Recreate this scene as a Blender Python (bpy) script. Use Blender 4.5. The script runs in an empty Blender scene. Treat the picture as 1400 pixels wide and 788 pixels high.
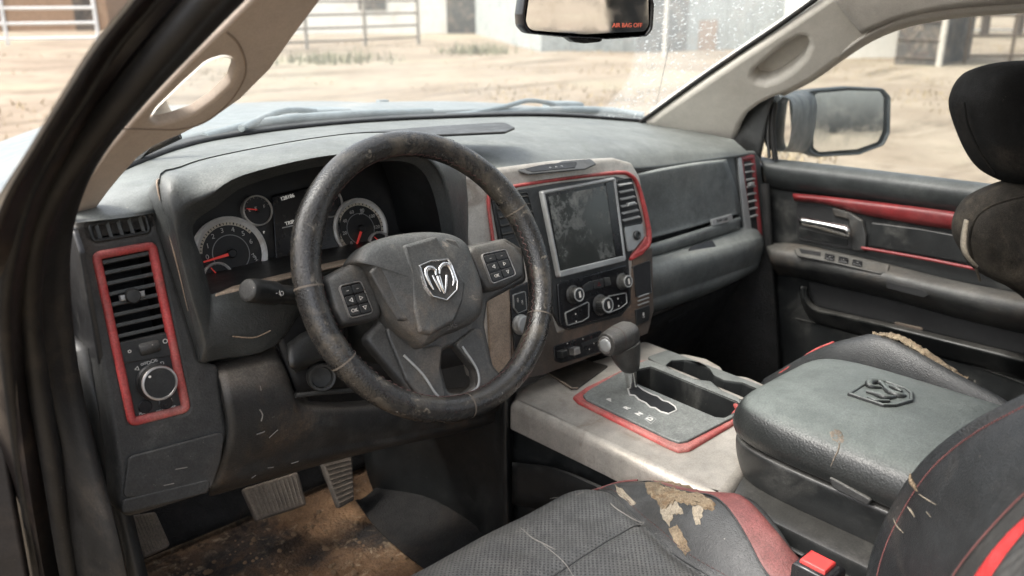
import bpy, bmesh, math, random
from mathutils import Vector as V, Matrix, geometry
random.seed(7)
scene = bpy.context.scene
COL = scene.collection
PI = math.pi
rad = math.radians

# ------------------------------------------------------------------ survey
# The cabin is laid out in truck coordinates (x to the passenger side, y to the
# bonnet, z up, metres).  P()/Plane turn a surveyed picture point into the point
# of the real plane (dash face, door plane, console top ...) it lies on.
FPX, HEAD, PITCH = 1105.0, rad(42), rad(18.3)
CAM = V((-.97, -.825, 1.565))
FWD = V((math.sin(HEAD)*math.cos(PITCH), math.cos(HEAD)*math.cos(PITCH), -math.sin(PITCH)))
RGT = V((math.cos(HEAD), -math.sin(HEAD), 0))
UPV = RGT.cross(FWD)

def ray(px, py):
    return FWD + RGT*((px-700)/FPX) - UPV*((py-394)/FPX)

def P(px, py, x=None, y=None, z=None):
    d = ray(px, py)
    if x is not None: t = (x-CAM.x)/d.x
    elif y is not None: t = (y-CAM.y)/d.y
    else: t = (z-CAM.z)/d.z
    return CAM + d*t

class Plane:
    def __init__(s, o, n, up=(0, 0, 1)):
        s.o = V(o); s.n = V(n).normalized()
        s.u = V(up).cross(s.n).normalized(); s.v = s.n.cross(s.u)
    def hit(s, px, py, c=0.0):
        d = ray(px, py); o = s.o + s.n*c
        return CAM + d*((o-CAM).dot(s.n)/d.dot(s.n))
    def uv(s, px, py, c=0.0):
        w = s.hit(px, py, c) - s.o
        return V((w.dot(s.u), w.dot(s.v)))
    def w(s, a, b, c=0.0):
        return s.o + s.u*a + s.v*b + s.n*c
    def uvs(s, pts, c=0.0):
        return [s.uv(x, y, c) for x, y in pts]
    def off(s, c):
        q = Plane.__new__(Plane); q.o = s.o+s.n*c; q.n = s.n; q.u = s.u; q.v = s.v
        return q

# ------------------------------------------------------------------ objects
def thing(name, label, cat, loc=(0, 0, 0), group=None, kind=None):
    o = bpy.data.objects.new(name, None); COL.objects.link(o)
    o.location = loc; o.empty_display_size = .05
    o['label'] = label; o['category'] = cat
    if group: o['group'] = group
    if kind: o['kind'] = kind
    return o

def tag(o, label, cat, group=None, kind=None):
    o['label'] = label; o['category'] = cat
    if group: o['group'] = group
    if kind: o['kind'] = kind
    return o

def link(name, me, mat, parent=None, ang=38, label=None):
    o = bpy.data.objects.new(name, me); COL.objects.link(o)
    if mat is not None: me.materials.append(mat)
    for p in me.polygons: p.use_smooth = True
    if ang < 179: me.set_sharp_from_angle(angle=rad(ang))
    if parent is not None:
        o.parent = parent
        off = V((0, 0, 0)); q = parent
        while q is not None:
            off += q.location; q = q.parent
        o.location = -off
    if label: o['label'] = label
    return o

def make(name, vs, fs, mat, parent=None, ang=38, label=None):
    me = bpy.data.meshes.new(name)
    me.from_pydata([tuple(v) for v in vs], [], fs); me.update()
    bm = bmesh.new(); bm.from_mesh(me)
    bmesh.ops.recalc_face_normals(bm, faces=bm.faces[:])
    bm.to_mesh(me); bm.free()
    return link(name, me, mat, parent, ang, label)

class MB:
    """collects several shapes into ONE part"""
    def __init__(s): s.v = []; s.f = []
    def add(s, vs, fs):
        k = len(s.v); s.v += [V(v) for v in vs]; s.f += [tuple(i+k for i in f) for f in fs]; return s
    def build(s, name, mat, parent=None, ang=38, label=None):
        return make(name, s.v, s.f, mat, parent, ang, label)

# ------------------------------------------------------------------ shapes
def area(p): return .5*sum(p[i].x*p[(i+1) % len(p)].y-p[(i+1) % len(p)].x*p[i].y for i in range(len(p)))
def ccw(p): return list(p) if area(p) > 0 else list(reversed(p))

def fillet(pts, r, n=5):
    if not isinstance(r, (list, tuple)) and r <= 0: return [V(p) for p in pts]
    out = []; N = len(pts)
    for i in range(N):
        a, b, c = V(pts[i-1]), V(pts[i]), V(pts[(i+1) % N])
        rr = r[min(i, len(r)-1)] if isinstance(r, (list, tuple)) else r
        l1, l2 = (a-b).length, (c-b).length
        if rr <= 0 or l1 < 1e-6 or l2 < 1e-6: out.append(b); continue
        d1, d2 = (a-b)/l1, (c-b)/l2
        cs = max(-1, min(1, d1.dot(d2))); th = math.acos(cs)
        if th > 3.05: out.append(b); continue
        t = min(rr/math.tan(th/2), l1*.48, l2*.48)
        p1, p2 = b+d1*t, b+d2*t
        for k in range(n+1):
            s = k/n; q = p1.lerp(b, s).lerp(b.lerp(p2, s), s); out.append(q)
    return out

def inset(p, d):
    """offset a ccw loop inwards by d"""
    N = len(p); out = []
    for i in range(N):
        a, b, c = p[i-1], p[i], p[(i+1) % N]
        e1 = (b-a); e2 = (c-b)
        e1 = e1.normalized() if e1.length > 1e-9 else V((1, 0)); e2 = e2.normalized() if e2.length > 1e-9 else e1
        n1, n2 = V((-e1.y, e1.x)), V((-e2.y, e2.x))
        m = n1+n2
        if m.length < 1e-6: m = n1
        m.normalize(); k = max(.45, m.dot(n1))
        out.append(b+m*(d/k))
    return out

def slab_geo(pl, outer, th, bev=.002, holes=(), c0=0.0, crown=0.0, back=True):
    """solid plate standing on plane pl from c0-? to c0+th; loops are in plane uv"""
    outer = ccw(outer); holes = [list(reversed(ccw(h))) for h in holes]
    vs = []; fs = []
    loops = [outer]+list(holes)
    bev = min(bev, th*.95)
    prof = [(0, 0)]
    if bev > 0:
        for k in range(4):
            a = k/3*PI/2
            prof.append((bev*(1-math.cos(a)), th-bev+bev*math.sin(a)))
        prof.append((bev+.0008, th))
    else: prof.append((0, th))
    tops = []; bots = []
    for L in loops:
        rings = []
        for (d, c) in prof:
            q = inset(L, d) if d > 0 else L
            k = len(vs); vs += [pl.w(p.x, p.y, c0+c) for p in q]
            rings.append((k, q))
        N = len(L)
        for a, b in zip(rings, rings[1:]):
            for i in range(N):
                j = (i+1) % N
                fs.append((a[0]+i, a[0]+j, b[0]+j, b[0]+i))
        tops.append(rings[-1]); bots.append(rings[0])
    def cap(rs, flip):
        idx = [k+i for k, q in rs for i in range(len(q))]
        tris = geometry.tessellate_polygon([[V((p.x, p.y, 0)) for p in q] for k, q in rs])
        for t in tris:
            f = tuple(idx[i] for i in t); fs.append(f[::-1] if flip else f)
    cap(tops, False)
    if back: cap(bots, True)
    return vs, fs

def slab(name, pl, px, th, mat, parent=None, r=0.0, bev=.002, holes=(), c0=0.0, uv=False, label=None, ang=38):
    o = [V(p) for p in px] if uv else pl.uvs(px, c0+th)
    o = fillet(o, r)
    hs = []
    for h in holes:
        pts, hr = h if isinstance(h, tuple) else (h, 0)
        q = [V(p) for p in pts] if uv else pl.uvs(pts, c0+th)
        hs.append(fillet(q, hr))
    vs, fs = slab_geo(pl, o, th, bev, hs, c0)
    return make(name, vs, fs, mat, parent, ang, label)

def rim_geo(pl, outer, w, prof):
    """raised rim along closed loop: prof = [(fraction across, height)]"""
    outer = ccw(outer); N = len(outer); vs = []; fs = []
    for t, c in prof:
        vs += [pl.w(p.x, p.y, c) for p in inset(outer, t*w)]
    for k in range(len(prof)-1):
        for i in range(N):
            j = (i+1) % N; fs.append((k*N+i, k*N+j, (k+1)*N+j, (k+1)*N+i))
    return vs, fs
RND = [(0, -.004), (0, .4), (.08, .75), (.25, 1), (.6, 1), (.85, .7), (1, .2), (1, -.004)]
def rim(name, pl, px, w, h, mat, parent=None, r=0.0, c0=0.0, uv=False, label=None, depth=0.004):
    o = [V(p) for p in px] if uv else pl.uvs(px, c0+h)
    prof = [(t, c0+(c*h if c >= 0 else -depth)) for t, c in RND]
    vs, fs = rim_geo(pl, fillet(o, r), w, prof)
    return make(name, vs, fs, mat, parent, 60, label)

def well_geo(pl, loop, depth, c0=0.0, taper=0.0):
    loop = ccw(loop); N = len(loop)
    a = [pl.w(p.x, p.y, c0) for p in loop]; b = [pl.w(p.x, p.y, c0-depth) for p in inset(loop, taper)]
    vs = a+b; fs = [(i, (i+1) % N, N+(i+1) % N, N+i) for i in range(N)]
    tr = geometry.tessellate_polygon([[V((p.x, p.y, 0)) for p in loop]])
    fs += [tuple(N+i for i in t) for t in tr]
    return vs, fs
def well(name, pl, px, depth, mat, parent=None, r=0.0, c0=0.0, uv=False, taper=0.0):
    o = [V(p) for p in px] if uv else pl.uvs(px, c0)
    vs, fs = well_geo(pl, fillet(o, r), depth, c0, taper)
    return make(name, vs, fs, mat, parent)

def crom(p0, p1, p2, p3, t):
    return .5*((2*p1)+(p2-p0)*t+(2*p0-5*p1+4*p2-p3)*t*t+(3*p1-p0-3*p2+p3)*t*t*t)
def resample(pts, n, closed=False):
    N = len(pts); out = []
    segs = N if closed else N-1
    for i in range(segs):
        if closed: q = [pts[(i+k-1) % N] for k in range(4)]
        else:
            q = [pts[max(0, i-1)], pts[i], pts[i+1], pts[min(N-1, i+2)]]
            if i == 0: q[0] = 2*pts[0]-pts[1]
            if i == N-2: q[3] = 2*pts[-1]-pts[-2]
        for k in range(n): out.append(crom(*q, k/n))
    if not closed: out.append(pts[-1].copy())
    return out

def loft_geo(rows, nu=6, nv=6, cu=False, cv=False, cap=False):
    """rows: list of lists of points.  nu: subdivisions along a row, nv: between rows"""
    rows = [resample([V(p) for p in r], nu, cu) if nu > 1 else [V(p) for p in r] for r in rows]
    M = len(rows[0])
    if nv > 1:
        cols = [resample([r[i] for r in rows], nv, cv) for i in range(M)]
        rows = [[c[k] for c in cols] for k in range(len(cols[0]))]
    R = len(rows); vs = [p for r in rows for p in r]; fs = []
    for k in range(R if cv else R-1):
        for i in range(M if cu else M-1):
            a, b = k*M+i, k*M+(i+1) % M; k2 = (k+1) % R
            fs.append((a, b, k2*M+(i+1) % M, k2*M+i))
    if cap and cu:
        fs.append(tuple(range(M))[::-1]); fs.append(tuple((R-1)*M+i for i in range(M)))
    return vs, fs
def loft(name, rows, mat, parent=None, nu=6, nv=6, cu=False, cv=False, cap=False, ang=50, thick=0, label=None):
    vs, fs = loft_geo(rows, nu, nv, cu, cv, cap)
    o = make(name, vs, fs, mat, parent, ang, label)
    if thick:
        m = o.modifiers.new('thickness', 'SOLIDIFY'); m.thickness = abs(thick); m.offset = -1 if thick > 0 else 1
    return o

def tube_geo(path, r, n=10, closed=False, sub=1, cap=True, sx=1.0, up=None):
    path = [V(p) for p in path]
    rs = list(r) if isinstance(r, (list, tuple)) else [r]*len(path)
    if sub > 1:
        rr = resample([V((q, 0, 0)) for q in rs], sub, closed); rs = [q.x for q in rr]
        path = resample(path, sub, closed)
    N = len(path); vs = []; fs = []; prev = None
    for i in range(N):
        a = path[i-1] if (i > 0 or closed) else path[0]
        b = path[(i+1) % N] if (i < N-1 or closed) else path[-1]
        t = (b-a).normalized()
        if prev is None:
            ref = V(up) if up else (V((0, 0, 1)) if abs(t.z) < .9 else V((1, 0, 0)))
            e1 = (ref - t*ref.dot(t)).normalized()
        else: e1 = (prev - t*prev.dot(t)).normalized()
        prev = e1; e2 = t.cross(e1)
        for k in range(n):
            a_ = 2*PI*k/n
            vs.append(path[i]+(e1*math.cos(a_)+e2*math.sin(a_)*sx)*rs[i])
    for i in range(N if closed else N-1):
        j = (i+1) % N
        for k in range(n):
            l = (k+1) % n; fs.append((i*n+k, i*n+l, j*n+l, j*n+k))
    if cap and not closed:
        fs.append(tuple(range(n))[::-1]); fs.append(tuple((N-1)*n+k for k in range(n)))
    return vs, fs
def tube(name, path, r, mat, parent=None, n=10, closed=False, sub=1, label=None, sx=1.0):
    vs, fs = tube_geo(path, r, n, closed, sub, True, sx)
    return make(name, vs, fs, mat, parent, 50, label)

def lathe_geo(o, axis, prof, n=28, sx=1.0, cap=True):
    """prof = [(radius, height)] from base to top"""
    o = V(o); ax = V(axis).normalized()
    ref = V((0, 0, 1)) if abs(ax.z) < .9 else V((0, 1, 0))
    e1 = (ref-ax*ref.dot(ax)).normalized(); e2 = ax.cross(e1)
    vs = []; fs = []
    for r, h in prof:
        for k in range(n):
            a = 2*PI*k/n; vs.append(o+ax*h+(e1*math.cos(a)+e2*math.sin(a)*sx)*max(r, 1e-5))
    for i in range(len(prof)-1):
        for k in range(n):
            l = (k+1) % n; fs.append((i*n+k, i*n+l, (i+1)*n+l, (i+1)*n+k))
    if cap: fs.append(tuple(range(n))[::-1]); fs.append(tuple((len(prof)-1)*n+k for k in range(n)))
    return vs, fs
def lathe(name, o, axis, prof, mat, parent=None, n=28, ang=35, label=None, cap=True):
    vs, fs = lathe_geo(o, axis, prof, n, 1.0, cap); return make(name, vs, fs, mat, parent, ang, label)

def box_geo(c, s, rx=V((1, 0, 0)), ry=V((0, 1, 0)), rz=V((0, 0, 1)), bev=0.0):
    c = V(c); hx, hy, hz = s[0]/2, s[1]/2, s[2]/2
    pl = Plane.__new__(Plane); pl.o = c-rz*hz; pl.n = rz; pl.u = rx; pl.v = ry
    return slab_geo(pl, [V((-hx, -hy)), V((hx, -hy)), V((hx, hy)), V((-hx, hy))], 2*hz, bev)
def box(name, c, s, mat, parent=None, bev=.003, rot=None, label=None):
    if rot:
        M = Matrix.Rotation(rad(rot[2]), 3, 'Z') @ Matrix.Rotation(rad(rot[1]), 3, 'Y') @ Matrix.Rotation(rad(rot[0]), 3, 'X')
    else: M = Matrix.Identity(3)
    vs, fs = box_geo(c, s, M @ V((1, 0, 0)), M @ V((0, 1, 0)), M @ V((0, 0, 1)), bev)
    return make(name, vs, fs, mat, parent, 38, label)

_dg = None
def text(name, s, pl, c, size, mat, parent=None, at=None, px=None, align='CENTER', th=.0003, shear=0, label=None, rot=0.0, bold=0.0, sx=1.0):
    cu = bpy.data.curves.new(name, 'FONT'); cu.body = s; cu.size = size; cu.align_x = align; cu.align_y = 'CENTER'
    cu.extrude = th; cu.shear = shear; cu.offset = bold; cu.resolution_u = 3
    ob = bpy.data.objects.new(name, cu); COL.objects.link(ob)
    bpy.context.view_layer.update()
    me = bpy.data.meshes.new_from_object(ob.evaluated_get(bpy.context.evaluated_depsgraph_get()))
    bpy.data.objects.remove(ob); bpy.data.curves.remove(cu)
    q = pl.uv(px[0], px[1], c) if px else V(at)
    cr, sr = math.cos(rot), math.sin(rot)
    for v in me.vertices:
        a, b = v.co.x*sx, v.co.y
        v.co = pl.w(q.x+a*cr-b*sr, q.y+a*sr+b*cr, c+v.co.z)
    me.name = name
    return link(name, me, mat, parent, 30, label)
# ------------------------------------------------------------------ materials
def newmat(name):
    m = bpy.data.materials.new(name); m.use_nodes = True
    nt = m.node_tree
    for n in list(nt.nodes): nt.nodes.remove(n)
    out = nt.nodes.new('ShaderNodeOutputMaterial')
    return m, nt, out
def N(nt, t, **kw):
    n = nt.nodes.new(t)
    for k, v in kw.items():
        if k.startswith('i_'): n.inputs[k[2:].replace('_', ' ')].default_value = v
        else: setattr(n, k, v)
    return n
def noise(nt, vec, scale, detail=8, rough=.6, dist=0.0):
    n = N(nt, 'ShaderNodeTexNoise'); n.inputs['Scale'].default_value = scale; n.inputs['Detail'].default_value = detail
    n.inputs['Roughness'].default_value = rough; n.inputs['Distortion'].default_value = dist
    nt.links.new(vec, n.inputs['Vector']); return n.outputs['Fac']
def ramp(nt, fac, lo, hi, a=0.0, b=1.0):
    n = N(nt, 'ShaderNodeMapRange'); n.interpolation_type = 'SMOOTHSTEP'
    for k, v in zip(('From Min', 'From Max', 'To Min', 'To Max'), (lo, hi, a, b)): n.inputs[k].default_value = v
    nt.links.new(fac, n.inputs['Value']); return n.outputs['Result']
def mul(nt, a, b, op='MULTIPLY', clamp=False):
    n = N(nt, 'ShaderNodeMath', operation=op); n.use_clamp = clamp
    for i, q in enumerate((a, b)):
        if isinstance(q, (int, float)): n.inputs[i].default_value = q
        else: nt.links.new(q, n.inputs[i])
    return n.outputs[0]
def mixc(nt, fac, a, b):
    n = N(nt, 'ShaderNodeMix', data_type='RGBA')
    if isinstance(fac, (int, float)): n.inputs[0].default_value = fac
    else: nt.links.new(fac, n.inputs[0])
    for i, q in ((6, a), (7, b)):
        if isinstance(q, tuple): n.inputs[i].default_value = (*q, 1)
        else: nt.links.new(q, n.inputs[i])
    return n.outputs[2]
def coords(nt):
    return N(nt, 'ShaderNodeTexCoord').outputs['Object']

def mat(name, base, rough=.5, metal=0.0, dirts=(), dust=None, grain=(900, .12), spec=.5, scratch=0.0, coat=0.0, var=.25, perf=None, seed=0.0, speck=.32):
    """dirts: (colour, amount, scale, lo, hi) patches of grime; dust: (colour, amount) settled on top faces"""
    m, nt, out = newmat(name)
    bs = N(nt, 'ShaderNodeBsdfPrincipled'); nt.links.new(bs.outputs[0], out.inputs[0])
    vec = coords(nt)
    if seed:
        mp = N(nt, 'ShaderNodeMapping'); mp.inputs['Location'].default_value = (seed, seed*1.7, -seed); nt.links.new(vec, mp.inputs[0]); vec = mp.outputs[0]
    col = tuple(base)
    v = noise(nt, vec, 14, 9, .65)
    vv = ramp(nt, v, .25, .75)
    col = mixc(nt, vv, tuple(c*(1-var) for c in base), tuple(min(1, c*(1+var)) for c in base))
    rsum = None
    for (dc, amt, sc, lo, hi) in dirts:
        n1 = ramp(nt, noise(nt, vec, sc, 10, .68, .6), lo, hi)
        n2 = ramp(nt, noise(nt, vec, sc*.27+1.3, 4, .5), .35, .62)
        k = mul(nt, mul(nt, n1, n2), amt)
        col = mixc(nt, k, col, dc)
        rsum = k if rsum is None else mul(nt, rsum, k, 'MAXIMUM')
    if dust:
        g = N(nt, 'ShaderNodeNewGeometry'); sp = N(nt, 'ShaderNodeSeparateXYZ'); nt.links.new(g.outputs['Normal'], sp.inputs[0])
        up = ramp(nt, sp.outputs['Z'], dust[2] if len(dust) > 2 else .1, .95)
        dn = ramp(nt, noise(nt, vec, 9, 9, .7, .4), .3, .68, .6, 1)
        k = mul(nt, mul(nt, up, dn), dust[1])
        col = mixc(nt, k, col, dust[0])
        rsum = k if rsum is None else mul(nt, rsum, k, 'MAXIMUM')
    if scratch:
        # fine pale specks and short scuffs
        mp = N(nt, 'ShaderNodeMapping'); mp.inputs['Scale'].default_value = (1, 1, .35); mp.inputs['Rotation'].default_value = (.6, .3, .5); nt.links.new(vec, mp.inputs[0])
        s1 = ramp(nt, noise(nt, mp.outputs[0], 130, 3, .6), .71, .76)
        s2 = ramp(nt, noise(nt, vec, 11, 3, .5), .5, .62)
        k = mul(nt, mul(nt, s1, s2), scratch)
        col = mixc(nt, k, col, (.42, .38, .33))
    if grain:
        # fine dust specks and pores that read as grain from arm's length
        g1 = ramp(nt, noise(nt, vec, 430, 4, .75), .28, .74, 1-speck, 1+speck)
        g2 = ramp(nt, noise(nt, vec, 60, 6, .75), .3, .7, 1-speck*.5, 1+speck*.5)
        hv = N(nt, 'ShaderNodeHueSaturation'); nt.links.new(col, hv.inputs['Color']); nt.links.new(mul(nt, g1, g2), hv.inputs['Value']); col = hv.outputs[0]
        s3 = mul(nt, ramp(nt, noise(nt, vec, 300, 2, .5), .70, .78), ramp(nt, noise(nt, vec, 17, 5, .6), .48, .66))
        col = mixc(nt, mul(nt, s3, speck*.9), col, (.40, .36, .30))
    nt.links.new(col, bs.inputs['Base Color'])
    bs.inputs['Metallic'].default_value = metal
    bs.inputs['Specular IOR Level'].default_value = spec
    if coat: bs.inputs['Coat Weight'].default_value = coat; bs.inputs['Coat Roughness'].default_value = .15
    rn = ramp(nt, noise(nt, vec, 22, 8, .7), .3, .7, rough*.82, min(1, rough*1.2))
    if rsum is not None:
        rn = mul(nt, rn, mul(nt, rsum, .35), 'ADD', True)
        if metal: nt.links.new(mul(nt, mul(nt, 1.0, rsum, 'SUBTRACT'), metal), bs.inputs['Metallic'])
    nt.links.new(rn, bs.inputs['Roughness'])
    h = None
    if grain:
        h = mul(nt, noise(nt, vec, grain[0], 3, .5), grain[1]*.001)
    if perf:
        sp = N(nt, 'ShaderNodeSeparateXYZ'); nt.links.new(vec, sp.inputs[0])
        sx = mul(nt, mul(nt, sp.outputs['X'], perf), 0, 'SINE'); sy = mul(nt, mul(nt, sp.outputs['Y'], perf), 0, 'SINE')
        d = ramp(nt, mul(nt, sx, sy), .25, .7)
        col2 = mixc(nt, mul(nt, d, .75), col, (.008, .008, .008)); nt.links.new(col2, bs.inputs['Base Color'])
        hp = mul(nt, d, -.0006); h = hp if h is None else mul(nt, h, hp, 'ADD')
    if rsum is not None and h is not None:
        h = mul(nt, h, mul(nt, rsum, .0003), 'ADD')
    if h is not None:
        b = N(nt, 'ShaderNodeBump'); b.inputs['Strength'].default_value = 1; b.inputs['Distance'].default_value = 1
        nt.links.new(h, b.inputs['Height']); nt.links.new(b.outputs[0], bs.inputs['Normal'])
    return m

def emit(name, col, s):
    m, nt, out = newmat(name)
    bs = N(nt, 'ShaderNodeBsdfPrincipled'); nt.links.new(bs.outputs[0], out.inputs[0])
    bs.inputs['Base Color'].default_value = (*[c*.6 for c in col], 1); bs.inputs['Roughness'].default_value = .5
    bs.inputs['Emission Color'].default_value = (*col, 1); bs.inputs['Emission Strength'].default_value = s
    return m

DUST = (.30, .29, .26)
BROWN = (.16, .10, .055)
TAN = (.36, .27, .18)
M = {}
M['pad'] = mat('dash_pad_plastic', (.036, .039, .0385), .38, dirts=[(DUST, .12, 7, .45, .72)], dust=((.31, .325, .30), .48), grain=(420, .55), scratch=.5, speck=.2)  # dust tone on top faces also carries the highlight there
M['plastic'] = mat('dark_plastic', (.024, .0245, .024), .5, dirts=[(DUST, .20, 9, .48, .74), (BROWN, .35, 5, .5, .72)], dust=((.25, .235, .205), .30), grain=(420, .55), scratch=1.1)
M['plastic2'] = mat('dark_smooth_plastic', (.012, .013, .0132), .40, dirts=[(DUST, .17, 11, .48, .75)], dust=((.25, .23, .2), .12), grain=(900, .08), scratch=.4, seed=2.3)
M['endcap'] = mat('end_cap_plastic', (.011, .011, .0115), .45, dirts=[(DUST, .10, 9, .5, .75)], grain=(800, .1), scratch=.4)
M['sill'] = mat('door_sill_vinyl', (.024, .027, .027), .45, dirts=[(DUST, .12, 9, .48, .74)], dust=((.25, .26, .24), .16), grain=(600, .3))
M['knee'] = mat('knee_bolster_plastic', (.018, .0182, .0178), .5, dirts=[(DUST, .16, 9, .48, .74), (BROWN, .5, 7, .48, .7)], dust=((.27, .23, .185), .5), grain=(420, .5), scratch=1.2, seed=3.3)
M['seamtan'] = mat('stitched_seam', (.115, .095, .075), .7, grain=None)
M['scuffp'] = mat('worn_crease', (.17, .16, .145), .7, grain=None)
M['glove'] = mat('glove_box_plastic', (.10, .108, .105), .5, dirts=[(DUST, .22, 6, .4, .7), ((.02, .02, .02), .4, 12, .5, .7)], dust=((.30, .31, .285), .5), speck=.22, grain=(420, .45), seed=4.1)
M['dark'] = mat('cavity_plastic', (.009, .009, .0095), .65, grain=None)  # also laid flat to stand in for shade in recesses
M['black'] = mat('gloss_black_panel', (.008, .008, .009), .25, dirts=[((.2, .18, .15), .15, 12, .5, .75)], grain=None)
M['rubber'] = mat('weatherstrip_rubber', (.009, .0086, .0083), .5, spec=.3, dirts=[(TAN, .14, 8, .5, .75)], dust=((.3, .24, .17), .08), grain=(500, .3), scratch=.5)
M['jamb'] = mat('jamb_paint', (.012, .0095, .009), .4, spec=.35, dirts=[((.25, .17, .1), .22, 7, .48, .7)], dust=((.3, .22, .15), .10), scratch=.7)
M['red'] = mat('red_trim_plastic', (.37, .044, .043), .45, dirts=[((.34, .21, .17), .6, 9, .40, .68), ((.09, .03, .025), .6, 22, .54, .7)], dust=((.45, .29, .25), .30), grain=(900, .08), scratch=.2)
M['redl'] = mat('red_seat_leather', (.115, .018, .018), .45, dirts=[((.20, .12, .095), .5, 12, .42, .7)], dust=((.25,.16,.14), .25), grain=(520, .6), scratch=.5)
M['redd'] = mat('deep_red_trim', (.155, .016, .018), .45, dirts=[((.17, .1, .085), .4, 9, .42, .70)], grain=(900, .08))
M['silver'] = mat('champagne_silver_trim', (.45, .415, .37), .44, metal=.6, dirts=[((.20, .15, .10), .6, 7, .44, .70), ((.12, .078, .048), .7, 14, .52, .72)], dust=((.36, .32, .25), .25), grain=(1200, .05), scratch=.3, speck=.14)
M['tan'] = mat('stained_silver_trim', (.30, .23, .17), .5, metal=.1, dirts=[((.14, .08, .045), .8, 6, .4, .7)], dust=((.35, .28, .2), .3), grain=(900, .1), seed=5)
M['brownp'] = mat('grimy_stack_plastic', (.050, .040, .033), .5, dirts=[((.17, .10, .06), .7, 8, .4, .68)], dust=((.3, .24, .17), .5), grain=(800, .15), seed=7)
M['grey'] = mat('grey_metal_trim', (.32, .325, .32), .38, metal=.4, dirts=[((.2, .17, .13), .4, 9, .45, .72)], dust=((.35, .34, .31), .3), grain=None)
M['chrome'] = mat('chrome', (.75, .74, .72), .16, metal=1.0, dirts=[((.12, .09, .07), .6, 20, .5, .7)], grain=None, var=.05)
M['dchrome'] = mat('dull_chrome', (.5, .48, .46), .3, metal=.9, dirts=[((.12, .09, .07), .7, 25, .45, .7)], grain=None, var=.1)
M['leather'] = mat('steering_leather', (.018, .0175, .017), .25, spec=.6, dirts=[((.17, .14, .10), .40, 22, .46, .66), ((.34, .29, .22), .55, 75, .58, .70)], dust=((.2, .18, .15), .08), grain=(420, .8), scratch=.9)
M['gate'] = mat('gate_edge_shine', (.52, .51, .48), .5, grain=None)  # pale matt tone painted in for the shine of the chrome edge
M['gripm'] = mat('lever_grip_vinyl', (.040, .038, .035), .38, dirts=[((.17, .15, .12), .3, 30, .5, .7)], dust=((.25, .23, .2), .3), grain=(420, .5), scratch=.5)
M['wheelp'] = mat('steering_plastic', (.030, .030, .029), .45, dirts=[((.20, .15, .105), .5, 12, .45, .7)], dust=((.26, .245, .215), .4), grain=(700, .2), scratch=.55, seed=3)
M['hub'] = mat('airbag_cover_plastic', (.044, .044, .042), .46, dirts=[((.17, .125, .085), .5, 14, .47, .7), ((.36, .3, .23), .6, 30, .6, .7)], dust=((.26, .26, .24), .35), grain=(700, .25), scratch=.7, seed=9)
M['seat'] = mat('seat_leather', (.017, .0185, .0195), .36, dirts=[((.13, .11, .09), .22, 10, .48, .72)], dust=((.17, .165, .155), .13), grain=(520, .9), scratch=.6)
M['perf'] = mat('perforated_leather', (.050, .051, .050), .48, dirts=[((.2, .18, .15), .35, 9, .42, .7)], dust=((.2, .195, .185), .25), grain=(300, .3), perf=900, seed=1.5)
M['lid'] = mat('armrest_vinyl', (.017, .0185, .018), .34, dirts=[(DUST, .07, 7, .45, .72), ((.02, .02, .02), .3, 13, .5, .7)], dust=((.27, .30, .275), .52, .55), grain=(380, .6), scratch=.35, speck=.2, seed=6)  # pale top is part dust, part painted highlight
M['seatcloth'] = mat('dirty_seat_fabric', (.020, .017, .0135), .85, spec=.2, dirts=[((.10, .083, .062), .8, 9, .42, .66)], grain=(600, 1.2), scratch=.3)
M['headrest'] = mat('headrest_fabric', (.008, .0078, .0075), .8, spec=.12, dirts=[((.05, .04, .03), .5, 8, .5, .7)], grain=(600, .8))
M['foam'] = mat('torn_foam', (.17, .13, .085), .95, dirts=[((.12, .075, .04), .85, 60, .42, .62), ((.34, .28, .19), .7, 34, .48, .66)], grain=(260, 2.5))
M['scuff'] = mat('scuffed_vinyl', (.16, .13, .10), .7, grain=(300, .5))
M['hide'] = mat('frayed_lining', (.24, .205, .155), .85, dirts=[((.2, .16, .11), .6, 30, .45, .65)], grain=(300, 1.5))
M['beige'] = mat('beige_pillar_trim', (.43, .36, .30), .62, speck=.08, dirts=[((.30, .22, .16), .5, 4, .45, .7)], grain=(900, .2), var=.06)
M['beige2'] = mat('grey_beige_pillar_trim', (.47, .44, .39), .62, speck=.08, dirts=[((.34, .3, .25), .4, 4, .45, .7)], grain=(900, .2), var=.06)
M['liner'] = mat('headliner_cloth', (.40, .37, .33), .9, speck=.1, grain=(700, 1), var=.08)
M['carpet'] = mat('muddy_carpet', (.030, .027, .025), .95, dirts=[((.40, .235, .125), 1, 6, .36, .56), ((.21, .118, .06), .8, 15, .42, .62), ((.58, .45, .30), .75, 40, .53, .67), ((.014, .0125, .011), .85, 9, .55, .64)], grain=(160, 6), scratch=.8)
M['carpetd'] = mat('dark_carpet', (.014, .0135, .013), .95, dirts=[((.08, .06, .045), .5, 7, .5, .7)], grain=(300, 3))  # also stands in for shade on the toe board
M['pedal'] = mat('pedal_rubber', (.12, .105, .09), .7, dirts=[((.22, .16, .11), .6, 14, .4, .68)], dust=((.3, .23, .16), .4), grain=(400, .5))
M['grey2'] = mat('shifter_plate_grey', (.115, .12, .115), .45, metal=.2, dirts=[((.02,.02,.02), .6, 9, .5, .7)], dust=((.33, .34, .31), .35), grain=(900, .1), seed=8)
M['white'] = mat('white_marking', (.62, .60, .56), .6, dirts=[((.25, .2, .15), .5, 40, .4, .65)], grain=None)
M['dial'] = mat('dial_face', (.020, .020, .020), .5, dirts=[((.16, .13, .1), .25, 14, .45, .7)], grain=None)
M['dialring'] = mat('dial_bezel', (.80, .77, .72), .35, metal=.25, dirts=[((.36, .26, .16), .6, 14, .45, .7)], grain=None)
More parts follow.
